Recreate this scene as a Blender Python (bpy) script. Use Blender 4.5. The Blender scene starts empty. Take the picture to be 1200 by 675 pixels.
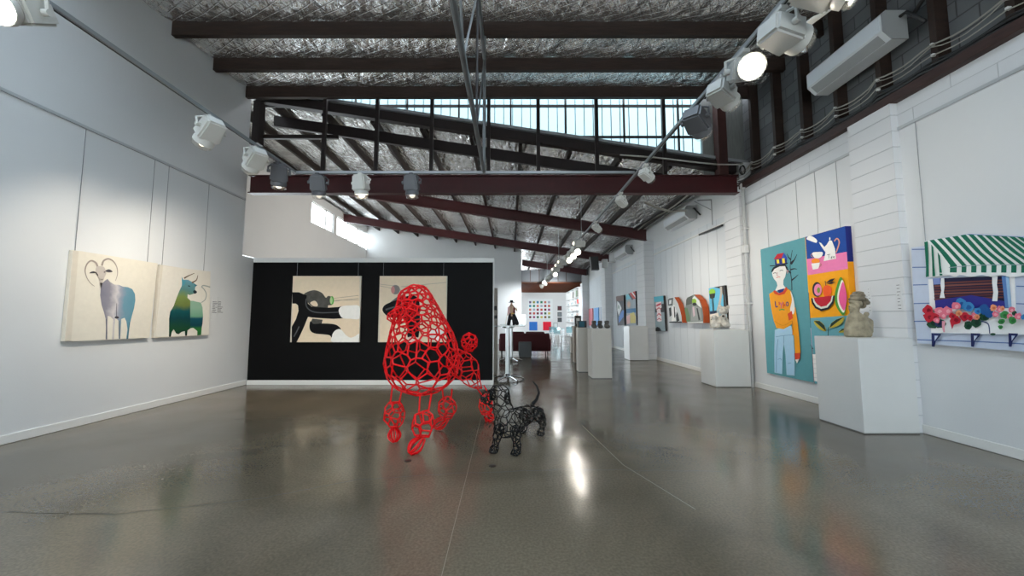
import bpy, bmesh, math, random
import numpy as np
from mathutils import Vector, Matrix
from mathutils.geometry import tessellate_polygon
random.seed(7); np.random.seed(7)
SC = bpy.context.scene
COL = SC.collection
# ------------------------------------------------------------------ camera
FPX, EYE = 455.0, 1.30
PITCH = math.atan(37 / FPX)
cam = bpy.data.cameras.new('camera'); cam.sensor_width = 36; cam.lens = FPX * 36 / 1200
cam.shift_x = 1.5 / 1200; cam.clip_start = 0.05; cam.clip_end = 300
camo = bpy.data.objects.new('camera', cam); COL.objects.link(camo)
camo.location = (0, 0, EYE); camo.rotation_euler = (math.pi / 2 + PITCH, 0, 0)
SC.camera = camo
# ------------------------------------------------------------------ view, sky
SC.view_settings.view_transform = 'Standard'; SC.view_settings.look = 'None'
SC.view_settings.gamma = 1; SC.view_settings.use_curve_mapping = False
SC.view_settings.exposure = 1.5
SC.cycles.use_denoising = True
SC.cycles.max_bounces = 10; SC.cycles.diffuse_bounces = 6; SC.cycles.glossy_bounces = 5
SC.cycles.transparent_max_bounces = 12
SC.cycles.sample_clamp_indirect = 5; SC.cycles.caustics_reflective = False; SC.cycles.caustics_refractive = False; SC.cycles.blur_glossy = 0.3
LAMP = 0.62                      # overall lamp scale
W = bpy.data.worlds.new('sky'); SC.world = W; W.use_nodes = True
_n = W.node_tree.nodes; _l = W.node_tree.links
_bg = _n['Background']
_tc = _n.new('ShaderNodeTexCoord'); _sx = _n.new('ShaderNodeSeparateXYZ'); _rp = _n.new('ShaderNodeValToRGB')
_l.new(_tc.outputs['Generated'], _sx.inputs[0]); _l.new(_sx.outputs['Z'], _rp.inputs[0]); _l.new(_rp.outputs[0], _bg.inputs[0])
_rp.color_ramp.elements[0].color = (0.93, 0.95, 0.98, 1); _rp.color_ramp.elements[1].color = (0.84, 0.92, 1.0, 1)
_bg.inputs[1].default_value = 3.4
# ------------------------------------------------------------------ geometry of the photograph
CP, SP = math.cos(PITCH), math.sin(PITCH)
def ray(u, v):
    dx = (u - 598.5) / FPX; dy = -(v - 337.5) / FPX
    return Vector((dx, CP - dy * SP, SP + dy * CP))
EY = Vector((0, 0, EYE))
def onx(u, v, X): d = ray(u, v); return EY + d * (X / d.x)
def ony(u, v, Y): d = ray(u, v); return EY + d * (Y / d.y)
def onz(u, v, Z=0.0): d = ray(u, v); return EY + d * ((Z - EYE) / d.z)
# ------------------------------------------------------------------ materials
def lin(c):
    if isinstance(c, str):
        c = [int(c[i:i + 2], 16) / 255 for i in (0, 2, 4)]
    return tuple(x / 12.92 if x <= .04045 else ((x + .055) / 1.055) ** 2.4 for x in c)
MATS = {}
def mat(name, col, rough=.6, metal=0., noise=0., nscale=6., bump=0., bscale=30., emit=0., spec=.5, stretch=(1, 1, 1)):
    if name in MATS: return MATS[name]
    m = bpy.data.materials.new(name); m.use_nodes = True; MATS[name] = m
    nt = m.node_tree; b = nt.nodes['Principled BSDF']
    c = (*lin(col), 1)
    b.inputs['Base Color'].default_value = c; b.inputs['Roughness'].default_value = rough
    b.inputs['Metallic'].default_value = metal; b.inputs['Specular IOR Level'].default_value = spec
    if emit:
        b.inputs['Emission Color'].default_value = c; b.inputs['Emission Strength'].default_value = emit
    if noise or bump:
        g = nt.nodes.new('ShaderNodeNewGeometry'); mp = nt.nodes.new('ShaderNodeMapping'); mp.inputs['Scale'].default_value = stretch
        nt.links.new(g.outputs['Position'], mp.inputs[0])
    if noise:
        t = nt.nodes.new('ShaderNodeTexNoise'); t.inputs['Scale'].default_value = nscale; t.inputs['Detail'].default_value = 4
        nt.links.new(mp.outputs[0], t.inputs['Vector'])
        r = nt.nodes.new('ShaderNodeValToRGB')
        r.color_ramp.elements[0].position = .3; r.color_ramp.elements[1].position = .7
        r.color_ramp.elements[0].color = (*[x * (1 - noise) for x in c[:3]], 1)
        r.color_ramp.elements[1].color = (*[min(1, x * (1 + noise)) for x in c[:3]], 1)
        nt.links.new(t.outputs['Fac'], r.inputs[0]); nt.links.new(r.outputs[0], b.inputs['Base Color'])
    if bump:
        t = nt.nodes.new('ShaderNodeTexNoise'); t.inputs['Scale'].default_value = bscale; t.inputs['Detail'].default_value = 5
        nt.links.new(mp.outputs[0], t.inputs['Vector'])
        bp = nt.nodes.new('ShaderNodeBump'); bp.inputs['Strength'].default_value = bump; bp.inputs['Distance'].default_value = .02
        nt.links.new(t.outputs['Fac'], bp.inputs['Height']); nt.links.new(bp.outputs[0], b.inputs['Normal'])
    return m
def paint(hexc):
    return mat('paint_' + hexc, hexc, .6, noise=.025, nscale=18, spec=.2)
def ramp_mat(name, axis, lo, hi, stops, rough=.55, wob=.25):
    m = bpy.data.materials.new(name); m.use_nodes = True; nt = m.node_tree; b = nt.nodes['Principled BSDF']
    b.inputs['Roughness'].default_value = rough; b.inputs['Specular IOR Level'].default_value = .2
    g = nt.nodes.new('ShaderNodeNewGeometry'); s = nt.nodes.new('ShaderNodeSeparateXYZ'); nt.links.new(g.outputs['Position'], s.inputs[0])
    mr = nt.nodes.new('ShaderNodeMapRange'); mr.inputs['From Min'].default_value = lo; mr.inputs['From Max'].default_value = hi
    nt.links.new(s.outputs[axis], mr.inputs['Value'])
    t = nt.nodes.new('ShaderNodeTexNoise'); t.inputs['Scale'].default_value = 7; t.inputs['Detail'].default_value = 5
    nt.links.new(g.outputs['Position'], t.inputs['Vector'])
    ma = nt.nodes.new('ShaderNodeMath'); ma.operation = 'MULTIPLY_ADD'; ma.inputs[1].default_value = wob; ma.inputs[2].default_value = -wob / 2
    nt.links.new(t.outputs['Fac'], ma.inputs[0])
    ad = nt.nodes.new('ShaderNodeMath'); nt.links.new(mr.outputs[0], ad.inputs[0]); nt.links.new(ma.outputs[0], ad.inputs[1])
    r = nt.nodes.new('ShaderNodeValToRGB'); e = r.color_ramp.elements
    while len(e) < len(stops): e.new(.5)
    for k, (p, c) in enumerate(stops): e[k].position = p; e[k].color = (*lin(c), 1)
    nt.links.new(ad.outputs[0], r.inputs[0]); nt.links.new(r.outputs[0], b.inputs['Base Color'])
    return m
def brick_mat(name, col, mortar, bw, bh, axes='YZ', rough=.8, ms=.006, bump=.5, noise=.12, offset=.5, spec=.5):
    m = bpy.data.materials.new(name); m.use_nodes = True; nt = m.node_tree; b = nt.nodes['Principled BSDF']
    b.inputs['Roughness'].default_value = rough
    g = nt.nodes.new('ShaderNodeNewGeometry'); s = nt.nodes.new('ShaderNodeSeparateXYZ'); c = nt.nodes.new('ShaderNodeCombineXYZ')
    nt.links.new(g.outputs['Position'], s.inputs[0]); nt.links.new(s.outputs[axes[0]], c.inputs[0]); nt.links.new(s.outputs[axes[1]], c.inputs[1])
    b.inputs['Specular IOR Level'].default_value = spec
    br = nt.nodes.new('ShaderNodeTexBrick'); br.inputs['Scale'].default_value = 1; br.inputs['Brick Width'].default_value = bw
    br.inputs['Row Height'].default_value = bh; br.inputs['Mortar Size'].default_value = ms; br.inputs['Mortar Smooth'].default_value = .4
    br.offset = offset
    l = lin(col)
    br.inputs['Color1'].default_value = (*[x * (1 - noise) for x in l], 1); br.inputs['Color2'].default_value = (*[min(1, x * (1 + noise)) for x in l], 1)
    br.inputs['Mortar'].default_value = (*lin(mortar), 1)
    nt.links.new(c.outputs[0], br.inputs['Vector']); nt.links.new(br.outputs['Color'], b.inputs['Base Color'])
    bp = nt.nodes.new('ShaderNodeBump'); bp.inputs['Strength'].default_value = bump; bp.inputs['Distance'].default_value = .01; bp.invert = True
    nt.links.new(br.outputs['Fac'], bp.inputs['Height'])
    t = nt.nodes.new('ShaderNodeTexNoise'); t.inputs['Scale'].default_value = 25; nt.links.new(g.outputs['Position'], t.inputs['Vector'])
    b2 = nt.nodes.new('ShaderNodeBump'); b2.inputs['Strength'].default_value = .15; b2.inputs['Distance'].default_value = .01
    nt.links.new(t.outputs['Fac'], b2.inputs['Height']); nt.links.new(bp.outputs[0], b2.inputs['Normal']); nt.links.new(b2.outputs[0], b.inputs['Normal'])
    MATS[name] = m
    return m
def emit_mat(name, col, s):
    if name in MATS: return MATS[name]
    m = bpy.data.materials.new(name); m.use_nodes = True; nt = m.node_tree; nt.nodes.clear()
    e = nt.nodes.new('ShaderNodeEmission'); o = nt.nodes.new('ShaderNodeOutputMaterial')
    e.inputs[0].default_value = (*col, 1); e.inputs[1].default_value = s; nt.links.new(e.outputs[0], o.inputs[0]); MATS[name] = m
    return m
def glass_mat(name, tint, gloss=.1, rough=.02):
    if name in MATS: return MATS[name]
    m = bpy.data.materials.new(name); m.use_nodes = True; nt = m.node_tree; nt.nodes.clear()
    t = nt.nodes.new('ShaderNodeBsdfTransparent'); t.inputs[0].default_value = (*tint, 1)
    g = nt.nodes.new('ShaderNodeBsdfGlossy'); g.inputs['Roughness'].default_value = rough
    x = nt.nodes.new('ShaderNodeMixShader'); x.inputs[0].default_value = gloss
    o = nt.nodes.new('ShaderNodeOutputMaterial')
    nt.links.new(t.outputs[0], x.inputs[1]); nt.links.new(g.outputs[0], x.inputs[2]); nt.links.new(x.outputs[0], o.inputs[0]); MATS[name] = m
    return m
WHITE = mat('white_wall_paint', 'd3d5d6', .55, noise=.015, nscale=1.2, bump=.04, bscale=60)
TRIMW = mat('white_trim_paint', 'dcdcd9', .4)
BOARD = mat('white_board', 'dadbdb', .5)
BLACKW = mat('black_wall_paint', '060607', .6, noise=.2, nscale=2, spec=.12)
REDST = mat('red_oxide_steel', '3b0b0e', .5, noise=.15, nscale=5)
BROWN = mat('dark_timber', '281911', .7, noise=.35, nscale=3, bump=.2, bscale=12, stretch=(1, 8, 8))
BROWNY = mat('dark_timber_rafter', '1f1511', .7, noise=.35, nscale=3, bump=.2, bscale=12, stretch=(8, 1, 8))
DARKST = mat('dark_brown_steel', '1a100f', .5, noise=.2, nscale=6)
ALU = mat('track_aluminium', '9fa3a5', .4, .7)
CHROME = mat('chrome', 'd5d7d9', .12, 1)
LAMPG = mat('lamp_grey', 'a9a9a5', .45)
LAMPW = mat('lamp_pale_grey', 'c9c8c2', .45)
LAMPD = mat('lamp_grey_backlit', '55565a', .45)  # lamp grey with back-lit shade put into the colour
PLINTH = mat('plinth_white', 'd2d3d1', .35, noise=.02, nscale=3)
PLINTHB = mat('plinth_warm_white', 'c4beb4', .4)
ACW = mat('air_conditioner_white', 'd9dcdd', .35)
ACG = mat('air_conditioner_grey', '9b9d9c', .5)
BLK = mat('black_plastic', '141415', .45)
REDW = mat('red_wire_paint', 'e00610', .4, spec=.3)
BLKW = mat('black_wire_paint', '08080a', .45, spec=.25)
CABW = mat('pale_cable', '9a988f', .5)
CABK = mat('black_cable', '161616', .5)
STONE = mat('pale_carved_stone', '958c76', .85, noise=.3, nscale=14, bump=.5, bscale=40)
STONEG = mat('grey_carved_stone', 'b9b6ae', .85, noise=.35, nscale=16, bump=.5, bscale=40)
CREAM = 'd9d0bf'
ORD = ['first', 'second', 'third', 'fourth', 'fifth', 'sixth', 'seventh', 'eighth', 'ninth', 'tenth', 'eleventh', 'twelfth']
# ------------------------------------------------------------------ mesh builder
class MB:
    def __init__(s): s.V = []; s.F = []; s.M = []; s.mi = 0
    def add(s, vs, fs):
        o = len(s.V); s.V += [Vector(v) for v in vs]
        for f in fs: s.F.append([i + o for i in f]); s.M.append(s.mi)
        return s
    def box(s, x0, x1, y0, y1, z0, z1, bev=0, seg=1):
        if bev:
            bm = bmesh.new(); bmesh.ops.create_cube(bm, size=1)
            for v in bm.verts: v.co = Vector(((x0 + x1) / 2 + v.co.x * (x1 - x0), (y0 + y1) / 2 + v.co.y * (y1 - y0), (z0 + z1) / 2 + v.co.z * (z1 - z0)))
            bmesh.ops.bevel(bm, geom=bm.edges[:], offset=bev, segments=seg, affect='EDGES', profile=.5)
            return s.frombm(bm)
        v = [(x, y, z) for z in (z0, z1) for y in (y0, y1) for x in (x0, x1)]
        return s.add(v, [(0, 2, 3, 1), (4, 5, 7, 6), (0, 1, 5, 4), (2, 6, 7, 3), (0, 4, 6, 2), (1, 3, 7, 5)])
    def frombm(s, bm, M=None):
        bm.verts.ensure_lookup_table()
        for i, v in enumerate(bm.verts): v.index = i
        s.add([M @ v.co if M else v.co.copy() for v in bm.verts], [[v.index for v in f.verts] for f in bm.faces]); bm.free(); return s
    def hexa(s, p):    # 8 points: bottom 4 ccw, top 4 ccw
        return s.add(p, [(3, 2, 1, 0), (4, 5, 6, 7), (0, 1, 5, 4), (1, 2, 6, 5), (2, 3, 7, 6), (3, 0, 4, 7)])
    def tube(s, p0, p1, r0, r1=None, n=8, caps=True):
        p0 = Vector(p0); p1 = Vector(p1); r1 = r0 if r1 is None else r1
        d = p1 - p0
        if d.length < 1e-6: return s
        d.normalize(); a = d.orthogonal().normalized(); b = d.cross(a)
        v = []
        for p, r in ((p0, r0), (p1, r1)):
            for k in range(n):
                t = 2 * math.pi * k / n; v.append(p + (a * math.cos(t) + b * math.sin(t)) * r)
        f = [(k, (k + 1) % n, n + (k + 1) % n, n + k) for k in range(n)]
        if caps: f += [tuple(range(n - 1, -1, -1)), tuple(range(n, 2 * n))]
        return s.add(v, f)
    def path(s, pts, r, n=8, closed=False):
        pts = [Vector(p) for p in pts]; m = len(pts); v = []; a = None
        for i, p in enumerate(pts):
            if closed: d = pts[(i + 1) % m] - pts[i - 1]
            else: d = pts[min(i + 1, m - 1)] - pts[max(i - 1, 0)]
            d.normalize()
            a = d.orthogonal().normalized() if a is None else (a - d * a.dot(d)).normalized()
            b = d.cross(a); rr = r(i / (m - 1)) if callable(r) else r
            for k in range(n):
                t = 2 * math.pi * k / n; v.append(p + (a * math.cos(t) + b * math.sin(t)) * rr)
        f = []
        for i in range(m if closed else m - 1):
            j = (i + 1) % m
            f += [(i * n + k, i * n + (k + 1) % n, j * n + (k + 1) % n, j * n + k) for k in range(n)]
        if not closed: f += [tuple(range(n - 1, -1, -1)), tuple(range((m - 1) * n, m * n))]
        return s.add(v, f)
    def poly(s, pts):
        pts = [Vector(p) for p in pts]
        return s.add(pts, [tuple(t) for t in tessellate_polygon([pts])])
    def prism(s, pts, off):
        pts = [Vector(p) for p in pts]; off = Vector(off); n = len(pts)
        t = [tuple(x) for x in tessellate_polygon([pts])]
        s.add(pts + [p + off for p in pts], t + [tuple(n + i for i in reversed(x)) for x in t] + [(i, (i + 1) % n, n + (i + 1) % n, n + i) for i in range(n)])
        return s
    def ball(s, c, r, nu=12, nv=8, M=None):
        r = (r, r, r) if not hasattr(r, '__len__') else r; c = Vector(c); v = []
        for j in range(nv + 1):
            ph = math.pi * j / nv
            for i in range(nu):
                th = 2 * math.pi * i / nu
                q = Vector((r[0] * math.sin(ph) * math.cos(th), r[1] * math.sin(ph) * math.sin(th), r[2] * math.cos(ph)))
                v.append(c + (M @ q if M else q))
        f = [(j * nu + i, (j + 1) * nu + i, (j + 1) * nu + (i + 1) % nu, j * nu + (i + 1) % nu) for j in range(nv) for i in range(nu)]
        return s.add(v, f)
    def lathe(s, prof, c, n=20, axis=None):
        c = Vector(c); v = []
        if axis is None: a, b, d = Vector((1, 0, 0)), Vector((0, 1, 0)), Vector((0, 0, 1))
        else:
            d = Vector(axis).normalized(); a = d.orthogonal().normalized(); b = d.cross(a)
        for r, h in prof:
            for k in range(n):
                t = 2 * math.pi * k / n; v.append(c + d * h + (a * math.cos(t) + b * math.sin(t)) * r)
        f = [(j * n + k, j * n + (k + 1) % n, (j + 1) * n + (k + 1) % n, (j + 1) * n + k) for j in range(len(prof) - 1) for k in range(n)]
        f += [tuple(range(n - 1, -1, -1)), tuple(range((len(prof) - 1) * n, len(prof) * n))]
        return s.add(v, f)
def _mesh(name, mb, mats, org, smooth):
    me = bpy.data.meshes.new(name)
    me.from_pydata([v - org for v in mb.V], [], mb.F)
    for m in (mats if isinstance(mats, (list, tuple)) else [mats]): me.materials.append(m)
    me.polygons.foreach_set('material_index', mb.M)
    if smooth: me.polygons.foreach_set('use_smooth', [True] * len(me.polygons))
    me.update(); 
    if smooth: me.set_sharp_from_angle(angle=math.radians(smooth if smooth is not True else 50))
    return me
ORG = {}
def thing(name, label, cat, loc, group=None):
    o = bpy.data.objects.new(name, None); COL.objects.link(o); o.location = loc; o.empty_display_size = .1
    o['label'] = label; o['category'] = cat
    if group: o['group'] = group
    ORG[o.name] = Vector(loc); return o
def part(name, mb, mats, parent, label=None, smooth=False, kind=None):
    org = ORG[parent.name]; me = _mesh(name, mb, mats, org, smooth)
    o = bpy.data.objects.new(name, me); COL.objects.link(o); o.parent = parent; ORG[o.name] = org
    if label: o['label'] = label
    if kind: o['kind'] = kind
    return o
def solo(name, mb, mats, label=None, cat=None, group=None, kind=None, smooth=False):
    xs = [v.x for v in mb.V]; ys = [v.y for v in mb.V]; zs = [v.z for v in mb.V]
    org = Vector(((min(xs) + max(xs)) / 2, (min(ys) + max(ys)) / 2, min(zs)))
    o = bpy.data.objects.new(name, _mesh(name, mb, mats, org, smooth)); COL.objects.link(o); o.location = org; ORG[o.name] = org
    if label: o['label'] = label
    if cat: o['category'] = cat
    if group: o['group'] = group
    if kind: o['kind'] = kind
    return o
def struct(name, mb, mats, smooth=False): return solo(name, mb, mats, kind='structure', smooth=smooth)
def B(*a, **k): return MB().box(*a, **k)
def copy_tree(o, parent=None):
    c = o.copy(); COL.objects.link(c)
    if parent: c.parent = parent
    ORG[c.name] = ORG[o.name]
    for ch in o.children: copy_tree(ch, c)
    return c
# organic surfaces: spheres and ellipsoids melted together
def chain(p0, p1, r0, r1, n=8):
    p0 = Vector(p0); p1 = Vector(p1)
    return [(p0.lerp(p1, k / (n - 1)), r0 + (r1 - r0) * k / (n - 1), None) for k in range(n)]
def organic(prims, voxel=.02, smooth=6):
    mb = MB()
    for c, r, M in prims: mb.ball(c, r, 16, 10, M)
    me = bpy.data.meshes.new('tmp'); me.from_pydata(mb.V, [], mb.F); o = bpy.data.objects.new('tmp', me); COL.objects.link(o)
    bm = bmesh.new(); bm.from_mesh(me); bmesh.ops.remove_doubles(bm, verts=bm.verts, dist=1e-5); bmesh.ops.recalc_face_normals(bm, faces=bm.faces); bm.to_mesh(me); bm.free()
    m = o.modifiers.new('r', 'REMESH'); m.mode = 'VOXEL'; m.voxel_size = voxel
    if smooth:
        s = o.modifiers.new('s', 'SMOOTH'); s.iterations = smooth; s.factor = .5
    dg = bpy.context.evaluated_depsgraph_get(); ev = o.evaluated_get(dg).to_mesh()
    out = MB(); out.V = [v.co.copy() for v in ev.vertices]; out.F = [list(p.vertices) for p in ev.polygons]; out.M = [0] * len(out.F)
    o.evaluated_get(dg).to_mesh_clear(); bpy.data.objects.remove(o); bpy.data.meshes.remove(me)
    return out
def wire(surf, spacing, r, mb=None, n=5, keep=None):
    """Voronoi wire cage over a surface: spacing(p) gives the cell size"""
    P = np.array([tuple(v) for v in surf.V]); rng = np.random.RandomState(len(P))
    order = rng.permutation(len(P)); sp = np.array([spacing(p) for p in P]); seeds = []
    S = np.zeros((0, 3))
    for i in order:
        if len(seeds) == 0 or np.min(((S - P[i]) ** 2).sum(1)) > (sp[i]) ** 2:
            seeds.append(i); S = P[seeds]
    own = np.zeros(len(P), int)
    for a in range(0, len(P), 2000):
        own[a:a + 2000] = ((P[a:a + 2000, None, :] - S[None]) ** 2).sum(2).argmin(1)
    mb = mb or MB(); nodes = {}; pairs = {}
    for f in surf.F:
        for t in ((f[0], f[1], f[2]), (f[0], f[2], f[3])) if len(f) == 4 else (f,):
            k = tuple(sorted({own[t[0]], own[t[1]], own[t[2]]}))
            if len(k) == 3: nodes.setdefault(k, []).append(P[list(t)].mean(0))
    pos = {k: np.mean(v, 0) for k, v in nodes.items()}
    for k in pos:
        for q in ((k[0], k[1]), (k[0], k[2]), (k[1], k[2])): pairs.setdefault(q, []).append(k)
    for q, ks in pairs.items():
        if len(ks) < 2: continue
        for a in range(len(ks) - 1):
            p0, p1 = pos[ks[a]], pos[ks[a + 1]]
            if np.linalg.norm(p0 - p1) > 2.2 * spacing(p0): continue
            if keep and not keep((p0 + p1) / 2): continue
            mb.tube(p0, p1, r, r, n, caps=False)
    for p in pos.values():
        if not keep or keep(p): mb.ball(p, r * 1.12, 5, 3)
    return mb
# smooth curves in the picture plane of a painting
def spl(pts, k=5, closed=True):
    n = len(pts); out = []
    rng = range(n) if closed else range(n - 1)
    for i in rng:
        g = (lambda j: pts[j % n]) if closed else (lambda j: pts[max(0, min(n - 1, j))])
        p0, p1, p2, p3 = g(i - 1), g(i), g(i + 1), g(i + 2)
        for t in [x / k for x in range(k)]:
            out.append(tuple(.5 * (2 * p1[c] + (p2[c] - p0[c]) * t + (2 * p0[c] - 5 * p1[c] + 4 * p2[c] - p3[c]) * t * t + (3 * p1[c] - p0[c] - 3 * p2[c] + p3[c]) * t ** 3) for c in (0, 1)))
    if not closed: out.append(tuple(pts[-1]))
    return out
def stroke(pts, w0, w1=None, k=5):
    w1 = w0 if w1 is None else w1; p = spl(pts, k, False) if len(pts) > 2 else pts
    L, R = [], []; n = len(p)
    for i in range(n):
        a = p[max(0, i - 1)]; b = p[min(n - 1, i + 1)]; dx, dy = b[0] - a[0], b[1] - a[1]; d = math.hypot(dx, dy) or 1
        w = (w0 + (w1 - w0) * i / (n - 1)) / 2
        L.append((p[i][0] - dy / d * w, p[i][1] + dx / d * w)); R.append((p[i][0] + dy / d * w, p[i][1] - dx / d * w))
    return L + R[::-1]
def ell(cx, cy, rx, ry, n=18, j=0): return [(cx + rx * math.cos(2 * math.pi * k / n) * (1 + random.uniform(-j, j)), cy + ry * math.sin(2 * math.pi * k / n) * (1 + random.uniform(-j, j))) for k in range(n)]
class Art:
    """canvas box plus painted shapes on its face, in one mesh"""
    def __init__(s, place, step): s.mb = MB(); s.place = place; s.step = Vector(step); s.mats = []; s.k = 0
    def slot(s, m):
        m = paint(m) if isinstance(m, str) else m
        if m not in s.mats: s.mats.append(m)
        return s.mats.index(m)
    def box(s, m, *a, **k): s.mb.mi = s.slot(m); s.mb.box(*a, **k)
    def draw(s, m, pts, clip=None):
        s.k += 1; s.mb.mi = s.slot(m); off = s.step * s.k
        q = [s.place(*p) + off for p in pts]
        if clip: q = [Vector([min(max(c, clip[i][0]), clip[i][1]) if clip[i] else c for i, c in enumerate(v)]) for v in q]
        s.mb.poly(q)
def zm(ox, oy, sc, f): return lambda x, y: f(ox + x / sc, oy + y / sc)
# ================================================================== SHELL
XL, XR, XF = -5.30, 4.75, -7.90        # near left wall, right wall, far left wall
YF, YB, YE = -5.0, 21.0, 32.0          # front, rear-left wall, end wall
ZC = 5.97                              # flat near roof
def zr(x): return 4.30 + .155 * (4.75 - x)   # sloping far roof
def floor_mat():
    m = bpy.data.materials.new('polished_concrete'); m.use_nodes = True; nt = m.node_tree; b = nt.nodes['Principled BSDF']; L = nt.links.new
    g = nt.nodes.new('ShaderNodeNewGeometry')
    def noise(sc, det=5, st=(1, 1, 1), dis=0):
        mp = nt.nodes.new('ShaderNodeMapping'); mp.inputs['Scale'].default_value = st; L(g.outputs['Position'], mp.inputs[0])
        t = nt.nodes.new('ShaderNodeTexNoise'); t.inputs['Scale'].default_value = sc; t.inputs['Detail'].default_value = det; t.inputs['Distortion'].default_value = dis
        L(mp.outputs[0], t.inputs['Vector']); return t.outputs['Fac']
    a = nt.nodes.new('ShaderNodeValToRGB'); L(noise(.7, 8, dis=.6), a.inputs[0])
    a.color_ramp.elements[0].position = .32; a.color_ramp.elements[1].position = .7
    a.color_ramp.elements[0].color = (*lin('5b5244'), 1); a.color_ramp.elements[1].color = (*lin('7c705e'), 1)
    f = nt.nodes.new('ShaderNodeValToRGB'); L(noise(60, 6), f.inputs[0])
    f.color_ramp.elements[0].position = .35; f.color_ramp.elements[1].position = .65
    f.color_ramp.elements[0].color = (.72, .72, .72, 1); f.color_ramp.elements[1].color = (1.1, 1.1, 1.08, 1)
    x = nt.nodes.new('ShaderNodeMix'); x.data_type = 'RGBA'; x.blend_type = 'MULTIPLY'; x.inputs[0].default_value = .8
    L(a.outputs[0], x.inputs[6]); L(f.outputs[0], x.inputs[7]); L(x.outputs[2], b.inputs['Base Color'])
    r = nt.nodes.new('ShaderNodeMapRange'); r.inputs['From Min'].default_value = .3; r.inputs['From Max'].default_value = .7; r.inputs['To Min'].default_value = .10; r.inputs['To Max'].default_value = .22; L(noise(1.6, 6), r.inputs['Value']); L(r.outputs[0], b.inputs['Roughness'])
    b.inputs['Specular IOR Level'].default_value = .62
    bp = nt.nodes.new('ShaderNodeBump'); bp.inputs['Strength'].default_value = .05; bp.inputs['Distance'].default_value = .01
    L(noise(9, 3), bp.inputs['Height']); L(bp.outputs[0], b.inputs['Normal'])
    return m
fl = B(-9.5, 6, YF, YE + .5, -.2, 0)
fl.mi = 1
def seam(pts, w):
    w *= .5
    for (x0, y0), (x1, y1) in zip(pts, pts[1:]):
        d = Vector((x1 - x0, y1 - y0, 0)); nrm = Vector((-d.y, d.x, 0)).normalized() * w; a = Vector((x0, y0, .0006)); b = Vector((x1, y1, .0006))
        fl.add([a - nrm, b - nrm, b + nrm, a + nrm], [(0, 1, 2, 3)])
def crack(pts, w, wob):
    out = []
    for (x0, y0), (x1, y1) in zip(pts, pts[1:]):
        for k in range(12):
            t = k / 12; out.append((x0 + (x1 - x0) * t + random.uniform(-wob, wob), y0 + (y1 - y0) * t + random.uniform(-wob, wob)))
    seam(out + [pts[-1]], w)
crack([(-3.9, 2.80), (-3.46, 2.75), (-2.67, 2.71), (-1.85, 2.93), (-1.24, 3.28), (-.4, 3.42), (.5, 3.5), (1.8, 3.45)], .008, .012)
crack([(-3.6, 5.2), (-2.4, 5.35), (-1.6, 5.2)], .005, .012)
fl.mi = 2
seam([(.88, 4.9), (1.01, 3.6), (1.27, 2.78)], .006); seam([(-.40, 5.6), (-.37, 3.5), (-.34, 1.2)], .003)
struct('floor', fl, [floor_mat(), mat('floor_crack', '2a251e', .6), mat('floor_saw_cut', '7f7662', .5)])
# walls
PANE0 = glass_mat('window_glass', (.93, .97, .98), .06)
w = B(XL - .15, XL, YF, 7.6, 0, ZC); w.box(XL - .15, XL, 7.6, 8.05, 0, 2.56)
struct('wall_left', w, WHITE)
struct('wall_left_return', B(XF, XL - .15, 7.45, 7.6, 0, zr(XF) + .22), WHITE)
w = B(XF - .2, XF, 7.6, 9, 0, zr(XF) + .22); w.box(XF - .2, XF, 9, 15.1, 0, .3); w.box(XF - .2, XF, 9, 15.1, 3.2, zr(XF) + .22); w.box(XF - .2, XF, 15.1, 22.4, 0, 5.13); w.box(XF - .2, XF, 15.1, 22.4, 6.02, zr(XF) + .22); w.box(XF - .2, XF, 22.4, 23.2, 0, zr(XF) + .22); w.box(XF - .2, XF, 31, YE, 0, zr(XF) + .22); w.box(XF - .2, XF, 23.2, 31, 3.9, zr(XF) + .22); w.box(XF - .2, XF, 23.2, 31, 0, .2)
w.box(XF - .2, XF, 17.05, 17.35, 5.13, 6.02)
struct('wall_far_left', w, WHITE)
w = MB(); w.hexa([(XF, YB, 0), (.58, YB, 0), (.58, YB + .2, 0), (XF, YB + .2, 0), (XF, YB, zr(XF) + .2), (.58, YB, zr(.58) + .2), (.58, YB + .2, zr(.58) + .2), (XF, YB + .2, zr(XF) + .2)])
struct('wall_rear_left', w, WHITE)
w = B(.3, XR, YE, YE + .2, 0, 4.6); w.box(XF, .3, YE, YE + .2, 3.8, 6.3); w.box(XF, .3, YE, YE + .2, 0, .2)
struct('wall_end', w, WHITE)
o = bpy.data.objects.new('window_10', None); COL.objects.link(o); o.location = (-3.8, YE + .1, .2); o['kind'] = 'structure'; ORG[o.name] = Vector(o.location)  # unseen glazing added in the end wall to brighten the far room
part('pane', B(XF, .3, YE + .095, YE + .105, .2, 3.8), PANE0, o)
# right wall: smooth panels below, blockwork band above the rail, boards in the far bays
BLOCKW = brick_mat('white_painted_block', 'd0d3d6', 'b4b7ba', .8, .2, bump=.6, noise=.01, ms=.004)
w = B(XR, XR + .3, YF, 7.7, 0, 3.6); w.mi = 1; w.box(XR, XR + .3, YF, 7.7, 3.6, 3.95)
struct('wall_right', w, [WHITE, BLOCKW])
BOARDW = brick_mat('white_vertical_boards', 'cdd2d6', 'a3a8ad', .42, 9, bump=.9, noise=.02, ms=.006, offset=0)
w = B(XR, XR + .3, 7.7, YE + .2, 0, 3.6); w.mi = 1; w.box(XR, XR + .3, 7.7, YE + .2, 3.6, 4.5)
struct('wall_right_far', w, [BOARDW, WHITE])
GREYB = brick_mat('bare_grey_block', '646769', '4a4c4d', .4, .2, bump=.9, noise=.2, ms=.008)
struct('wall_right_upper', B(XR + .14, XR + .34, YF, 7.9, 3.95, ZC), GREYB)
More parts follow.
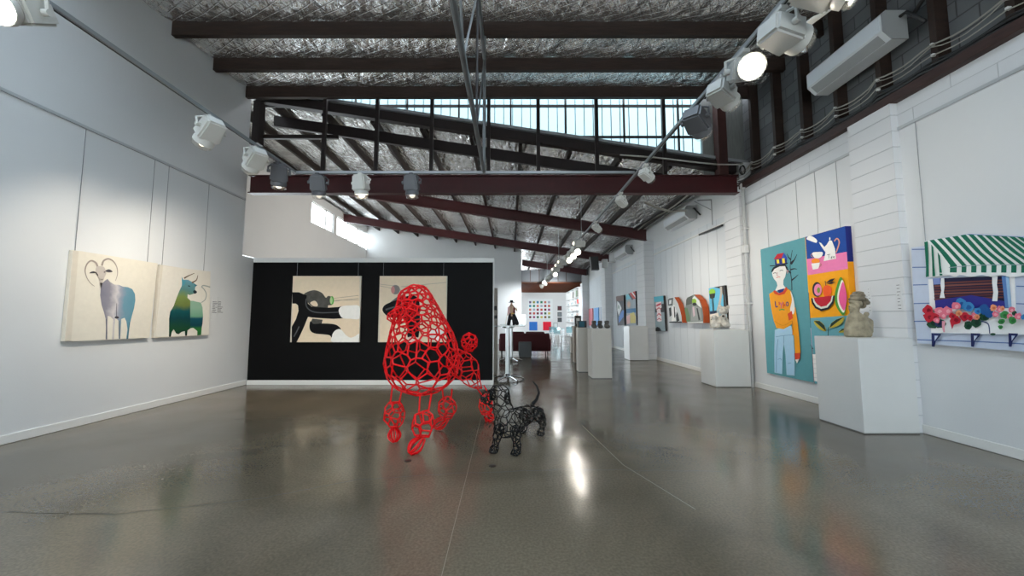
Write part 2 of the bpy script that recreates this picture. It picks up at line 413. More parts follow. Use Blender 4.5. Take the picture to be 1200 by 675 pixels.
# pilasters
PIL = brick_mat('white_painted_pier', 'd4d6d8', 'bdc0c3', 3, .2, bump=.8, noise=.02, ms=.006)
for y0, y1, x, zt in ((4.58, 5.18, 4.66, 3.95), (7.75, 8.3, 4.65, 3.9), (12.75, 13.55, 4.42, 3.9), (18.1, 18.9, 4.42, 3.95), (23.5, 24.2, 4.35, 4.0)):
    struct('wall_pier', B(x, XR, y0, y1, 0, zt), PIL)
# front wall; the big window behind the viewer is added for daylight
w = B(XL - .15, -4.6, YF - .2, YF, 0, ZC); w.box(4.1, XR + .3, YF - .2, YF, 0, ZC); w.box(-4.6, 4.1, YF - .2, YF, 2.9, ZC); w.box(-4.6, 4.1, YF - .2, YF, 0, .15)
struct('wall_front', w, WHITE)
PANE = glass_mat('window_glass', (.93, .97, .98), .06)
win = thing('window_1', 'added front window', 'window', (-.25, YF - .1, .15)); win['kind'] = 'structure'
for o_ in ('label', 'category'): del win[o_]
part('pane', B(-4.6, 4.1, YF - .11, YF - .1, .15, 2.9), PANE, win)
fr = MB()
for x in (-4.57, -2.4, -.25, 1.9, 4.07): fr.box(x - .03, x + .03, YF - .14, YF - .06, .15, 2.9)
fr.box(-4.6, 4.1, YF - .14, YF - .06, 2.84, 2.9); fr.box(-4.6, 4.1, YF - .14, YF - .06, .15, .22)
part('window_frame', fr, ALU, win)
# baseboards
struct('baseboard_left', B(XL, XL + .02, YF, 7.86, 0, .10, bev=.006), TRIMW)
b_ = MB()
for y0, y1 in ((YF, 4.58), (5.18, 7.75), (8.3, 12.75), (13.55, 18.1)): b_.box(XR - .018, XR, y0, y1, 0, .10, bev=.006)
struct('baseboard_right', b_, TRIMW)
# black display wall
w = B(-5.28, -.36, 7.9, 8.06, .09, 2.47); w.mi = 1; w.box(-5.28, -.36, 7.89, 8.07, 2.47, 2.56, bev=.004); w.box(-5.28, -.36, 7.885, 8.07, 0, .09, bev=.004); w.box(-.362, -.345, 7.89, 8.07, 0, 2.56)
struct('wall_black_partition', w, [BLACKW, TRIMW])
# picture rails
RAIL = mat('picture_rail', 'b9bcbf', .35, .3)
for x0, x1, y0, y1, z in ((XL, XL + .018, YF, 7.58, 3.67), (XR - .018, XR, YF, 4.58, 3.61), (XR - .018, XR, 5.18, 7.7, 3.60)):
    struct('trim_1', B(x0, x1, y0, y1, z, z + .035), RAIL)
struct('trim_2', B(XR - .03, XR, 8.3, 12.75, 3.42, 3.45), TRIMW); struct('trim_3', B(XR - .03, XR, 13.55, 18.1, 3.42, 3.45), TRIMW)
# ledge over the white wall, studs
struct('trim_4', B(4.66, XR + .2, YF, 7.75, 3.95, 4.06, bev=.006), mat('ledge_timber', '35201c', .6, noise=.3, nscale=6, stretch=(4, 1, 4)))
y = 7.39
while y > YF:
    struct('wall_stud', B(XR - .01, XR + .14, y - .035, y + .035, 4.06, ZC - .02), BROWN); y -= .655
# ================================================================== ROOFS
def foil_mat():
    m = bpy.data.materials.new('silver_foil'); m.use_nodes = True; nt = m.node_tree; b = nt.nodes['Principled BSDF']; L = nt.links.new
    b.inputs['Base Color'].default_value = (.95, .95, .94, 1); b.inputs['Metallic'].default_value = .8; b.inputs['Roughness'].default_value = .2
    g = nt.nodes.new('ShaderNodeNewGeometry'); mp = nt.nodes.new('ShaderNodeMapping'); L(g.outputs['Position'], mp.inputs[0])
    mp.inputs['Scale'].default_value = (1.5, .55, 1); mp.inputs['Rotation'].default_value = (0, 0, .3)
    v = nt.nodes.new('ShaderNodeTexVoronoi'); v.inputs['Scale'].default_value = 7; v.feature = 'SMOOTH_F1'; L(mp.outputs[0], v.inputs['Vector'])
    t = nt.nodes.new('ShaderNodeTexNoise'); t.inputs['Scale'].default_value = 9; t.inputs['Detail'].default_value = 4; t.inputs['Distortion'].default_value = 1.2; L(mp.outputs[0], t.inputs['Vector'])
    br = nt.nodes.new('ShaderNodeTexBrick'); br.inputs['Scale'].default_value = 1; br.inputs['Brick Width'].default_value = .13; br.inputs['Row Height'].default_value = .13; br.inputs['Mortar Size'].default_value = .012; br.inputs['Mortar Smooth'].default_value = 1; br.offset = 0
    rot = nt.nodes.new('ShaderNodeMapping'); rot.inputs['Rotation'].default_value = (0, 0, .5); L(g.outputs['Position'], rot.inputs[0]); L(rot.outputs[0], br.inputs['Vector'])
    b1 = nt.nodes.new('ShaderNodeBump'); b1.inputs['Strength'].default_value = 1; b1.inputs['Distance'].default_value = .05; L(t.outputs['Fac'], b1.inputs['Height'])
    b2 = nt.nodes.new('ShaderNodeBump'); b2.inputs['Strength'].default_value = 1; b2.inputs['Distance'].default_value = .09; L(v.outputs['Distance'], b2.inputs['Height']); L(b1.outputs[0], b2.inputs['Normal'])
    b3 = nt.nodes.new('ShaderNodeBump'); b3.inputs['Strength'].default_value = .6; b3.inputs['Distance'].default_value = .02; b3.invert = True; L(br.outputs['Fac'], b3.inputs['Height']); L(b2.outputs[0], b3.inputs['Normal'])
    L(b3.outputs[0], b.inputs['Normal'])
    return m
FOIL = foil_mat()
def sheet(fn, nx, ny):
    mb = MB(); v = [fn(i / nx, j / ny) for j in range(ny + 1) for i in range(nx + 1)]
    mb.add(v, [(j * (nx + 1) + i, j * (nx + 1) + i + 1, (j + 1) * (nx + 1) + i + 1, (j + 1) * (nx + 1) + i) for j in range(ny) for i in range(nx)])
    return mb
PY = [7.46 - .85 * k for k in range(15)]
def near(u, v):
    x = XL + u * (XR + .3 - XL); yy = YF + v * (7.55 - YF)
    return (x, yy, ZC - .085 * abs(math.sin(math.pi * (7.46 - yy) / .85)) + .012 * math.sin(x * 9 + yy * 5))
ADDED_SKYLIGHTS = [(-4.0, -2.4), (-.1, 1.5)]; SY0, SY1 = -3.6, 4.2      # unseen skylight strips added to light the near room
c = sheet(near, 120, 200)
def lit(f):
    p = sum((c.V[i] for i in f), Vector()) / len(f); return SY0 < p.y < SY1 and any(a < p.x < b for a, b in ADDED_SKYLIGHTS)
c.F = [f for f in c.F if not lit(f)]; c.M = [0] * len(c.F)
struct('ceiling', c, FOIL, smooth=True)
for k, (a, b) in enumerate(ADDED_SKYLIGHTS):  # panes of the added skylights
    o = bpy.data.objects.new('window_%d' % (11 + k), None); COL.objects.link(o); o.location = ((a + b) / 2, 0, ZC); o['kind'] = 'structure'; ORG[o.name] = Vector(o.location)
    part('pane', B(a - .1, b + .1, SY0 - .1, SY1 + .1, ZC + .07, ZC + .08), glass_mat('added_skylight_sheet', (.80, .86, .90), .05), o)
dk = B(XL - .2, XR + .4, YF - .2, SY0, ZC + .06, ZC + .12); dk.box(XL - .2, XR + .4, SY1, 7.7, ZC + .06, ZC + .12)
for a, b in zip([XL - .2] + [q[1] for q in ADDED_SKYLIGHTS], [q[0] for q in ADDED_SKYLIGHTS] + [XR + .4]): dk.box(a, b, SY0, SY1, ZC + .06, ZC + .12)
struct('ceiling_deck', dk, mat('roof_sheet', '8a8d8f', .5))
for yy in PY: struct('roof_purlin', B(XL, XR + .14, yy - .04, yy + .04, ZC - .24, ZC - .01), BROWN)
def far(u, v):
    x = XF + u * (XR - XF); yy = 7.9 + v * (YE - 7.9)
    return (x, yy, zr(x) + .19 - .035 * abs(math.sin(math.pi * (x - 4.45) / 1.06)) + .012 * math.sin(x * 5 + yy * 7))
c = sheet(far, 110, 160); struct('ceiling_far', c, FOIL, smooth=True)
c = MB(); c.hexa([(XF - .3, 7.75, zr(XF - .3) + .22), (XR + .4, 7.75, zr(XR + .4) + .22), (XR + .4, YE + .3, zr(XR + .4) + .22), (XF - .3, YE + .3, zr(XF - .3) + .22),
                  (XF - .3, 7.75, zr(XF - .3) + .28), (XR + .4, 7.75, zr(XR + .4) + .28), (XR + .4, YE + .3, zr(XR + .4) + .28), (XF - .3, YE + .3, zr(XF - .3) + .28)])
struct('ceiling_far_deck', c, mat('roof_sheet', '8a8d8f', .5))
def slope_beam(x0, x1, y0, y1, up, dn):
    m = MB(); m.hexa([(x0, y0, zr(x0) + dn), (x1, y0, zr(x1) + dn), (x1, y1, zr(x1) + dn), (x0, y1, zr(x0) + dn), (x0, y0, zr(x0) + up), (x1, y0, zr(x1) + up), (x1, y1, zr(x1) + up), (x0, y1, zr(x0) + up)]); return m
# purlins of the far roof run away from the viewer
x = 4.45
while x > XF:
    struct('roof_rafter', B(x - .035, x + .035, 8.0, YE - .05, zr(x) - .0, zr(x) + .18), BROWNY); x -= 1.06
def ibeam(x0, x1, yc, top0, top1, d, wd=.16):
    m = MB()
    def pc(a, b, ha, hb):
        m.hexa([(x0, yc - a, top0 + ha), (x1, yc - a, top1 + ha), (x1, yc + a, top1 + ha), (x0, yc + a, top0 + ha), (x0, yc - a, top0 + hb), (x1, yc - a, top1 + hb), (x1, yc + a, top1 + hb), (x0, yc + a, top0 + hb)])
    pc(wd / 2, 0, -.02, 0); pc(wd / 2, 0, -d, -d + .02); pc(.012, 0, -d + .02, -.02)
    return m
struct('steel_beam', ibeam(XL + .01, 4.60, 7.70, 4.21, 4.21, .37), REDST)
for yc, xa in ((13.0, XF + .02), (18.0, XF + .02), (23.4, .7)):
    struct('steel_beam', ibeam(xa, 4.6, yc, zr(xa) - .0, zr(4.6) - .0, .36), REDST)
struct('roof_edge_beam', slope_beam(XL, 4.62, 7.72, 7.86, .17, -.02), DARKST)
struct('roof_edge_beam', slope_beam(XL, 4.62, 8.35, 8.43, -.0, -.24), DARKST)
struct('roof_strut', B(XL, -3.6, 7.80, 7.86, 5.06, 5.14), DARKST)
for x in (-3.8, -2.73, -1.61, -.45, .56, 1.75, 3.12):
    struct('wall_post', B(x - .035, x + .035, 7.60, 7.67, 4.22, ZC - .02), DARKST)
struct('wall_post', B(4.22, 4.40, 7.62, 7.80, 4.22, ZC - .02, bev=.004), mat('rust_brown_steel', '3c211d', .55, noise=.3, nscale=5))
struct('wall_post', B(4.02, 5.0, 7.86, 7.92, 4.2, ZC), mat('grey_corrugated', '6d6f6c', .6, noise=.2, nscale=20, stretch=(5, 1, .2)))
struct('wall_post', B(XL, XL + .14, 7.66, 7.84, 4.9, 5.8), DARKST)
# clerestory of ribbed translucent sheet between the two roofs
def trans_mat():
    m = bpy.data.materials.new('translucent_sheet'); m.use_nodes = True; nt = m.node_tree; nt.nodes.clear(); L = nt.links.new
    a = nt.nodes.new('ShaderNodeBsdfTranslucent'); a.inputs[0].default_value = (.145, .205, .218, 1)
    d = nt.nodes.new('ShaderNodeBsdfTransparent'); d.inputs[0].default_value = (.5, .75, .8, 1)
    x = nt.nodes.new('ShaderNodeMixShader'); x.inputs[0].default_value = .03; L(a.outputs[0], x.inputs[1]); L(d.outputs[0], x.inputs[2])
    o = nt.nodes.new('ShaderNodeOutputMaterial'); L(x.outputs[0], o.inputs[0]); return m
TRANS = trans_mat()
win = bpy.data.objects.new('window_2', None); COL.objects.link(win); win.location = (-.6, 7.95, 4.6); win['kind'] = 'structure'; ORG[win.name] = Vector(win.location)
pn = MB(); X0 = XL; prof = []
x = XL
while x < 4.02:
    prof += [(x, 7.95), (x + .02, 7.935), (x + .04, 7.95)]; x += .19
prof.append((4.02, 7.95))
for (xa, ya), (xb, yb) in zip(prof, prof[1:]):
    pn.add([(xa, ya, zr(xa) + .1), (xb, yb, zr(xb) + .1), (xb, yb, ZC + .1), (xa, ya, ZC + .1)], [(0, 1, 2, 3)])
part('pane', pn, TRANS, win)
fr = B(XL, 4.05, 7.90, 7.94, 5.80, 5.85); fr.box(.6, 4.05, 7.90, 7.94, 5.12, 5.165)
for x in (-4.6, -3.3, -2.2, -1.1, .0, 1.16, 2.4, 3.55): fr.box(x - .018, x + .018, 7.9, 7.94, zr(x), ZC)
rb = MB(); x = XL + .02
while x < 4.0: rb.box(x - .006, x + .006, 7.915, 7.935, zr(x) + .1, ZC); x += .19
part('window_frame', fr, DARKST, win); part('rib', rb, mat('sheet_rib', '3f565c', .5), win)
# windows high in the far left wall
for n_, (y0, y1) in enumerate(((15.1, 16.4), (16.4, 17.05), (17.35, 18.6), (18.6, 19.9), (19.9, 21.0))):
    o = bpy.data.objects.new('window_%d' % (n_ + 3), None); COL.objects.link(o); o.location = (XF - .1, (y0 + y1) / 2, 5.13); o['kind'] = 'structure'; ORG[o.name] = Vector(o.location)
    part('pane', B(XF - .105, XF - .095, y0, y1, 5.13, 6.02), PANE, o)
    f = MB()
    for a, b in ((y0, y0 + .05), (y1 - .05, y1)): f.box(XF - .13, XF - .05, a, b, 5.13, 6.02)
    f.box(XF - .13, XF - .05, y0, y1, 5.13, 5.18); f.box(XF - .13, XF - .05, y0, y1, 5.97, 6.02)
    part('window_frame', f, TRIMW, o)
# room at the far end: timber soffit, fascia, unseen side window added to light it
struct('ceiling_timber_soffit', B(.6, XR, 23.7, YE, 3.52, 3.60), brick_mat('timber_soffit', '5c2c12', '38190a', 5, .18, axes='XY', rough=.8, spec=.05, bump=.4, noise=.12))
f = B(.6, XR, 23.7, 23.76, 3.60, 4.35); f.mi = 1
for x in (1.2, 1.75, 2.9, 3.4): f.box(x - .02, x + .02, 23.66, 23.70, 3.60, 4.35)
f.box(.6, XR, 23.64, 23.70, 3.56, 3.63)
struct('wall_fascia', f, [mat('fascia_grey', '6a6d70', .6), mat('fascia_batten', '4a3a34', .6)])

o = bpy.data.objects.new('window_8', None); COL.objects.link(o); o.location = (XF - .1, 27, .2); o['kind'] = 'structure'; ORG[o.name] = Vector(o.location)  # added daylight opening, hidden by the rear left wall
part('pane', B(XF - .105, XF - .095, 23.2, 31, .2, 3.9), PANE, o)
o = bpy.data.objects.new('window_9', None); COL.objects.link(o); o.location = (XF - .1, 12, .3); o['kind'] = 'structure'; ORG[o.name] = Vector(o.location)  # unseen window added behind the black wall to light the far space
part('pane', B(XF - .105, XF - .095, 9, 15.1, .3, 3.2), PANE, o)
# ================================================================== TRACKS AND LAMPS
TZ = 3.55
LENS = emit_mat('lamp_lens_warm', (1, .90, .72), 2.2)
LENSD = emit_mat('lamp_lens_dim', (1, .92, .78), .45)
LENSB = emit_mat('lamp_lens_bright', (1, .93, .80), 14)
GL = glass_mat('lamp_glass', (.93, .93, .91), .15, .05)
def track(name, label, p0, p1):
    d = (Vector(p1) - Vector(p0)).normalized(); mb = MB()
    if abs(d.y) > .5: mb.box(p0[0] - .02, p0[0] + .02, p0[1], p1[1], TZ - .02, TZ + .02, bev=.004); mb2 = B(p0[0] - .006, p0[0] + .006, p0[1] + .02, p1[1] - .02, TZ - .0235, TZ - .02)
    else: mb.box(p0[0], p1[0], p0[1] - .02, p0[1] + .02, TZ - .02, TZ + .02, bev=.004); mb2 = B(p0[0] + .02, p1[0] - .02, p0[1] - .006, p0[1] + .006, TZ - .0235, TZ - .02)
    t = thing(name, label, 'lighting track', p0)
    part('rail', mb, ALU, t); part('slot', mb2, BLK, t)
    return t
tL = track('lighting_track', 'grey lighting track running along the left white wall', (-3.3, -4.5, TZ), (-3.3, 5.78, TZ))
tC = track('lighting_track', 'grey lighting track spanning crosswise in front of the red steel beam', (-3.32, 5.8, TZ), (1.9, 5.8, TZ))
tR = track('lighting_track', 'long grey lighting track running down the right side to the far room', (1.94, -4.5, TZ), (1.94, 30, TZ))
def rods(t, pts):
    for x, y, z1 in pts: part('hanger_rod', MB().tube((x, y, TZ + .02), (x, y, z1), .007, n=6), ALU, t)
rods(tL, [(-3.3, y, ZC - .05) for y in (-2, 1.0)]); rods(tR, [(1.94, y, ZC - .05) for y in (-2,)] + [(1.94, y, zr(1.94) + .1) for y in (10.5, 15.5, 20.5)])
# hanging lattice truss
t = thing('hanging_truss', 'slim grey lattice truss hanging from the roof in the middle of the room', 'truss', (-.41, 0, 3.55))
part('lower_chord', MB().tube((-.41, -4.5, 3.56), (-.41, 5.78, 3.56), .028), mat('truss_steel', '6f7274', .45, .5), t)
part('upper_chord', MB().tube((-.41, -4.5, 5.36), (-.41, 5.78, 5.36), .028), MATS['truss_steel'], t)
part('end_post', MB().tube((-.41, 5.76, 3.56), (-.41, 5.76, ZC - .2), .024), MATS['truss_steel'], t)
for y in (4.5, 1.9): part('upright', MB().tube((-.41, y, 3.56), (-.41, y, ZC - .03), .016), DARKST, t)
for a, b in (((5.76, 5.36), (4.5, 3.58)), ((4.5, 5.36), (3.2, 3.58)), ((3.2, 3.58), (1.9, 5.36)), ((1.9, 3.58), (.6, 5.36))):
    part('diagonal', MB().tube((-.41, a[0], a[1]), (-.41, b[0], b[1]), .012), MATS['truss_steel'], t)
def lamp(label, pos, aim, body=LAMPG, lens=LENS, energy=0, s=.9, group=None, drop=.16, barn=False, spot=1.0, tint=(1, .90, .76)):
    pos = Vector(pos); aim = Vector(aim); t = thing('track_lamp', label, 'track lamp', pos, group)
    piv = pos + Vector((0, 0, -drop)); d = (aim - piv).normalized()
    up = Vector((0, 0, 1)); r = d.cross(up).normalized(); u = r.cross(d)
    def Q(a, b, c): return piv + (r * a + u * b + d * c) * s
    part('adapter', B(pos.x - .03, pos.x + .03, pos.y - .06, pos.y + .06, pos.z - .055, pos.z - .018, bev=.006).tube(pos + Vector((0, 0, -.05)), piv + Vector((0, 0, .10 * s)), .014), body, t)
    y_ = MB(); a = [Q(-.150, 0, 0), Q(-.150, .06, -.02) + Vector((0, 0, .03)), piv - r * .09 * s + Vector((0, 0, .12 * s)), piv + r * .09 * s + Vector((0, 0, .12 * s)), Q(.150, .06, -.02) + Vector((0, 0, .03)), Q(.150, 0, 0)]
    y_.path(a, .012, 6); y_.tube(Q(-.165, 0, 0), Q(-.12, 0, 0), .026 * s, n=10); y_.tube(Q(.12, 0, 0), Q(.165, 0, 0), .026 * s, n=10)
    part('yoke', y_, body, t)
    bm = bmesh.new(); bmesh.ops.create_cube(bm, size=1)
    for v in bm.verts:
        k = .84 if v.co.z < 0 else 1.0
        v.co = Vector((v.co.x * .25 * k, v.co.y * .20 * k, v.co.z * .27))
    bmesh.ops.bevel(bm, geom=bm.edges[:], offset=.022, segments=2, affect='EDGES')
    part('body', MB().frombm(bm, Matrix.Translation(piv) @ Matrix((r * s, u * s, d * s)).transposed().to_4x4()), body, t, smooth=35)
    rg = MB().lathe([(.085 * s, .12 * s), (.112 * s, .15 * s), (.115 * s, .20 * s), (.108 * s, .20 * s), (.095 * s, .14 * s)], piv, 20, d)
    part('lens_ring', rg, body, t, smooth=40)
    part('reflector', MB().lathe([(.1 * s, .188 * s), (.100 * s, .192 * s)], piv, 20, d), lens, t, label='glowing lamp lens', smooth=30)
    part('bulb', MB().ball(piv + d * .205 * s, .05 * s, 12, 8), lens, t, label='glowing bulb', smooth=80)
    part('glass_hood', MB().lathe([(.108 * s, .20 * s), (.110 * s, .235 * s), (.100 * s, .262 * s), (.06 * s, .275 * s), (.001, .278 * s)], piv, 18, d), GL, t, smooth=60)
    if barn:
        bd = MB(); q = [Q(-.11, .11, .19), Q(.11, .11, .19), Q(.15, .22, .36), Q(-.15, .22, .36)]
        bd.prism(q, u * .006); part('barn_door', bd, mat('lamp_flap_white', 'e4e4e0', .35), t)
    if energy:
        L = bpy.data.lights.new('spot', 'SPOT'); L.energy = energy * LAMP; L.spot_size = math.radians(85) * spot; L.spot_blend = 1; L.shadow_soft_size = .07; L.color = tint
        o = bpy.data.objects.new('lamp_light', L); COL.objects.link(o); o.parent = t
        o.location = (d * .32 * s + piv - pos); o.rotation_euler = (-d).to_track_quat('Z', 'Y').to_euler()
    return t
G1 = 'track lamps in the near room'
lamp('glowing track lamp at the photo left edge, high on the left wall side', (-3.3, 2.48, TZ), (-3.0, -.5, 1.4), LAMPW, LENSB, 18, group=G1)
lamp('pale grey track lamp first in row above the goat painting, tilted left', (-3.3, 4.12, TZ), (-5.25, 5.0, 1.5), LAMPW, LENS, 85, group=G1)
lamp('pale grey track lamp hanging second along the left track, tilted at the wall', (-3.3, 4.88, TZ), (-5.25, 6.1, 1.6), LAMPW, LENS, 80, group=G1)
lamp('backlit grey track lamp hanging at the corner of the left and cross tracks', (-3.3, 5.38, TZ), (-4.0, 6.6, 1.2), LAMPD, LENS, 60, group=G1)
lamp('backlit grey track lamp hanging left on the cross track, before the red beam', (-2.95, 5.8, TZ), (-3.2, 6.9, .9), LAMPD, LENSD, 40, group=G1)
lamp('pale grey track lamp hanging mid cross track between two darker lamps', (-2.3, 5.8, TZ), (-2.2, 6.3, .9), LAMPW, LENS, 60, group=G1)
lamp('backlit grey track lamp hanging nearest the central truss on the cross track', (-1.52, 5.8, TZ), (-1.5, 6.5, .9), LAMPD, LENSD, 40, group=G1)
lamp('brightly lit track lamp at the top edge beside the air conditioner', (1.94, 2.30, TZ), (3.4, 1.8, 2.7), LAMPW, LENSB, 25, group=G1, barn=True, drop=.15)
lamp('grey track lamp with white flap pointing right below the topmost lit lamp', (1.94, 2.64, TZ), (4.6, 3.3, 3.0), LAMPG, LENS, 12, group=G1, barn=True, drop=.19)
lamp('brightest track lamp facing the viewer on the right track', (1.94, 3.08, TZ), (1.1, -.9, 1.5), LAMPG, LENSB, 60, group=G1, drop=.18)
lamp('small grey track lamp hanging just left of the brightest lamp', (1.94, 3.43, TZ), (4.6, 5.0, 2.5), LAMPG, LENS, 28, group=G1, s=.8)
lamp('backlit grey track lamp hanging in front of the clerestory right end', (1.94, 3.92, TZ), (4.6, 6.3, 1.9), LAMPD, LENS, 48, group=G1)
lamp('pale track lamp where the cross track meets the right track', (1.94, 5.45, TZ), (4.6, 7.0, 2.2), LAMPW, LENSD, 60, group=G1, s=.62)
lamp('pale track lamp just under the red steel beam on the right track', (1.94, 6.7, TZ), (4.6, 8.9, 1.7), LAMPW, LENSD, 100, group=G1, s=.62)
lamp('pale track lamp on the right track below the second sloping beam', (1.94, 8.7, TZ), (4.6, 9.9, 1.7), LAMPW, LENSD, 100, group=G1, s=.62)
G2 = 'track lamps over the far gallery'
for k, y in enumerate((10.6, 11.6, 12.4, 13.2, 14.1, 15.0, 16.2, 17.4, 18.8, 20.4, 22.2, 24.2)):
    lit = k in (1, 2, 3, 7)
    ax, ay = ((3.2, y - 3.5) if lit else (4.6 if k % 2 else -1.5, y + 1.5))
    far_wall = k in (0, 4, 5, 6)
    az = 4.2 if far_wall else 1.4
    if far_wall: ax, ay = -7.9, 12.6 + .7 * k
    if y > 17.5: ax, ay = ((.2, 20.9), (2.0, 31.5), (4.5, 27.5), (2.8, 31.5))[k - 8]
    lamp(ORD[k] + (' lamp, lit,' if lit else ' lamp') + ' along the far right track, counted away from the second sloping beam', (1.94, y, TZ), (ax, ay, az), LAMPW, LENSB if lit else LENS, 16 if lit else (420 if y > 17 else (330 if far_wall else 170)), tint=(.92, .97, 1) if y > 17 else (1, .93, .84), group=G2, s=.9)
# ================================================================== AIR CONDITIONERS, SPEAKER, PIPES, CABLES
def aircon(label, x0, y0, y1, z0, z1, cat='air conditioner'):
    t = thing('air_conditioner', label, cat, (XR - .03, (y0 + y1) / 2, z0), 'wall air conditioners'); D = XR - .02 - x0; h = z1 - z0
    prof = [(XR - .02, z0), (x0 + D * .35, z0), (x0, z0 + h * .28), (x0, z1 - .05), (x0 + .05, z1), (XR - .02, z1)]
    part('casing', MB().prism([(a, y0, b) for a, b in prof], (0, y1 - y0, 0)), ACW, t)
    part('side_cover', MB().prism([(a, y0 - .012, b) for a, b in prof], (0, .012, 0)), ACG, t, label='grey end cover')
    part('front_panel', B(x0 - .008, x0, y0 + .02, y1 - .02, z0 + h * .32, z1 - .06, bev=.003), mat('air_conditioner_front', 'dfe5ea', .3), t)
    fl_ = MB(); p = Vector((x0 + D * .33, y0 + .06, z0 + .004)); q = Vector((x0 + .012, y0 + .06, z0 + h * .25)); off = Vector((-.004, 0, -.004))
    fl_.add([p + off, q + off, q + off + Vector((0, y1 - y0 - .12, 0)), p + off + Vector((0, y1 - y0 - .12, 0))], [(0, 1, 2, 3)])
    part('air_flap', fl_, ACG, t)
    part('hose', MB().path([(XR - .1, y0 - .012, z1 - .08), (XR - .12, y0 - .10, z1 - .10), (XR - .08, y0 - .16, z1 - .2), (XR - .02, y0 - .2, z1 - .3)], .02, 8), BLK, t)
    return t
aircon('white air conditioner on the dark block wall, top right of the photo', 4.43, 4.37, 5.54, 4.63, 4.99)
aircon('white air conditioner on the white boards just right of the second beam', 4.44, 9.7, 11.1, 3.86, 4.2)
aircon('small white air conditioner beyond the second pier, above the striped pictures', 4.44, 14.9, 16.5, 3.82, 4.2)
t = thing('loudspeaker', 'black loudspeaker hung high beside the far pier on the right', 'loudspeaker', (3.85, 17.2, 3.45))
def spk(z0, z1, y0, y1, g=0): return [(3.60 + g, y0, z0), (3.92 - g, y0 - .05, z0), (3.94 - g, y1, z0), (3.62 + g, y1, z0), (3.52 + g, y0 - .08, z1), (3.86 - g, y0 - .13, z1), (3.88 - g, y1, z1), (3.54 + g, y1, z1)]
part('cabinet', MB().hexa(spk(3.50, 4.08, 17.1, 17.4)), BLK, t)
part('grille', MB().hexa(spk(3.54, 4.04, 17.075, 17.10, .03)), mat('speaker_grille', '242426', .7), t)
br = MB().tube((3.88, 17.3, 3.85), (4.74, 17.5, 3.9), .025); br.box(4.1, 4.35, 17.2, 17.4, 3.62, 4.0, bev=.02)
part('bracket', br, TRIMW, t)
t = thing('drain_pipe', 'grey conduit pipe with a small box running down the right wall', 'pipe', (4.68, 7.66, 0))
part('pipe', MB().tube((4.69, 7.66, 0), (4.69, 7.66, 3.95), .032, n=12), mat('pipe_grey', 'aeb0b0', .5), t, smooth=60)
part('cap', MB().lathe([(.045, 3.93), (.05, 3.95), (.05, 4.02), (.03, 4.05)], (4.69, 7.66, 0), 14), mat('pipe_cap', 'c4c5c4', .5), t)
part('junction_box', B(4.63, 4.72, 7.60, 7.70, 2.62, 2.78, bev=.006), mat('pipe_cap', 'c4c5c4', .5), t)
for z in (3.1, 1.6): part('clip', B(4.65, 4.75, 7.61, 7.71, z, z + .03), mat('pipe_cap', 'c4c5c4', .5), t)
solo('curtain_rod', MB().tube((4.68, 8.45, 3.38), (4.68, 9.5, 3.40), .022, n=10), BLK, 'black rod fixed slanting along the white boards by the red beam end', 'rod')
t = thing('wall_bracket', 'thin grey cable bracket under the right end of the red beam', 'bracket', (4.68, 8.9, 3.6))
k_ = MB().tube((4.7, 8.9, 3.5), (4.7, 8.9, 4.1), .012); k_.tube((4.7, 8.9, 3.85), (4.45, 9.2, 4.15), .010); k_.tube((4.7, 8.9, 4.1), (4.4, 8.95, 4.1), .014)
part('arm', k_, ACG, t)
def cable(label, zs, sag, x, m, r, ys, group='cables clipped along the dark studs'):
    pts = []
    for (ya, yb) in zip(ys, ys[1:]):
        for k in range(6):
            q = k / 6; pts.append((x + random.uniform(-.004, .004), ya + (yb - ya) * q, zs + .02 * math.sin(ya * 3) - sag * 4 * q * (1 - q)))
    pts.append((x, ys[-1], zs))
    solo('cable', MB().path(pts, r, 6), m, label, 'cable', group, smooth=True)
SY = [7.9] + [7.39 - .655 * k for k in range(16)]
cable('upper pale cable looping from stud to stud above the ledge', 4.37, .06, 4.71, CABW, .010, SY)
cable('thin pale cable paired just under the upper pale cable', 4.34, .09, 4.70, CABW, .006, SY)
cable('lower thin pale cable clipped below the pair on the studs', 4.245, .05, 4.705, CABW, .007, SY)
cable('thick black cable lying lowest on the timber ledge', 4.085, .01, 4.70, CABK, .022, SY)
cable('black cable running just above the lowest black cable', 4.14, .025, 4.71, CABK, .016, SY)
cable('black cable sagging right under the lower pale cable', 4.195, .045, 4.745, CABK, .014, SY)
solo('cable', MB().path([(4.72, 4.3, 4.85), (4.7, 4.0, 5.05), (4.66, 3.75, 5.15), (4.68, 3.5, 5.45), (4.72, 3.3, 5.8)], .022, 8), CABK, 'black insulated hose leaving the near end of the top right air conditioner', 'cable', 'cables clipped along the dark studs', smooth=True)
solo('cable', MB().path([(4.62, 7.50, 4.40), (4.56, 7.46, 4.36), (4.45, 7.52, 4.38), (4.15, 7.56, 4.40), (3.6, 7.57, 4.46), (2.9, 7.57, 4.55), (2.2, 7.57, 4.60)], .014, 6), CABW, 'pale cable draped along the right end of the red steel beam', 'cable', 'cables at the red beam end', smooth=True)
solo('cable', MB().path([(4.62 + .05 * math.cos(a), 7.52 + .02 * math.sin(a * .5), 4.27 + .09 * math.sin(a)) for a in np.arange(0, 17, .5)], .010, 6), CABK, 'small tangle of black cable at the right end of the red beam', 'cable', 'cables at the red beam end', smooth=True)
CL = []
for k, y in enumerate(SY[1:9]):
    for z, uw in ((4.37, 'upper'), (4.245, 'lower')):
        solo('cable_clip', B(4.705, 4.755, y - .014, y + .014, z - .014, z + .016, bev=.004), TRIMW, uw + ' white cable clip on the ' + ORD[k] + ' dark stud counted from the red beam', 'cable clip', 'white cable clips on the studs')
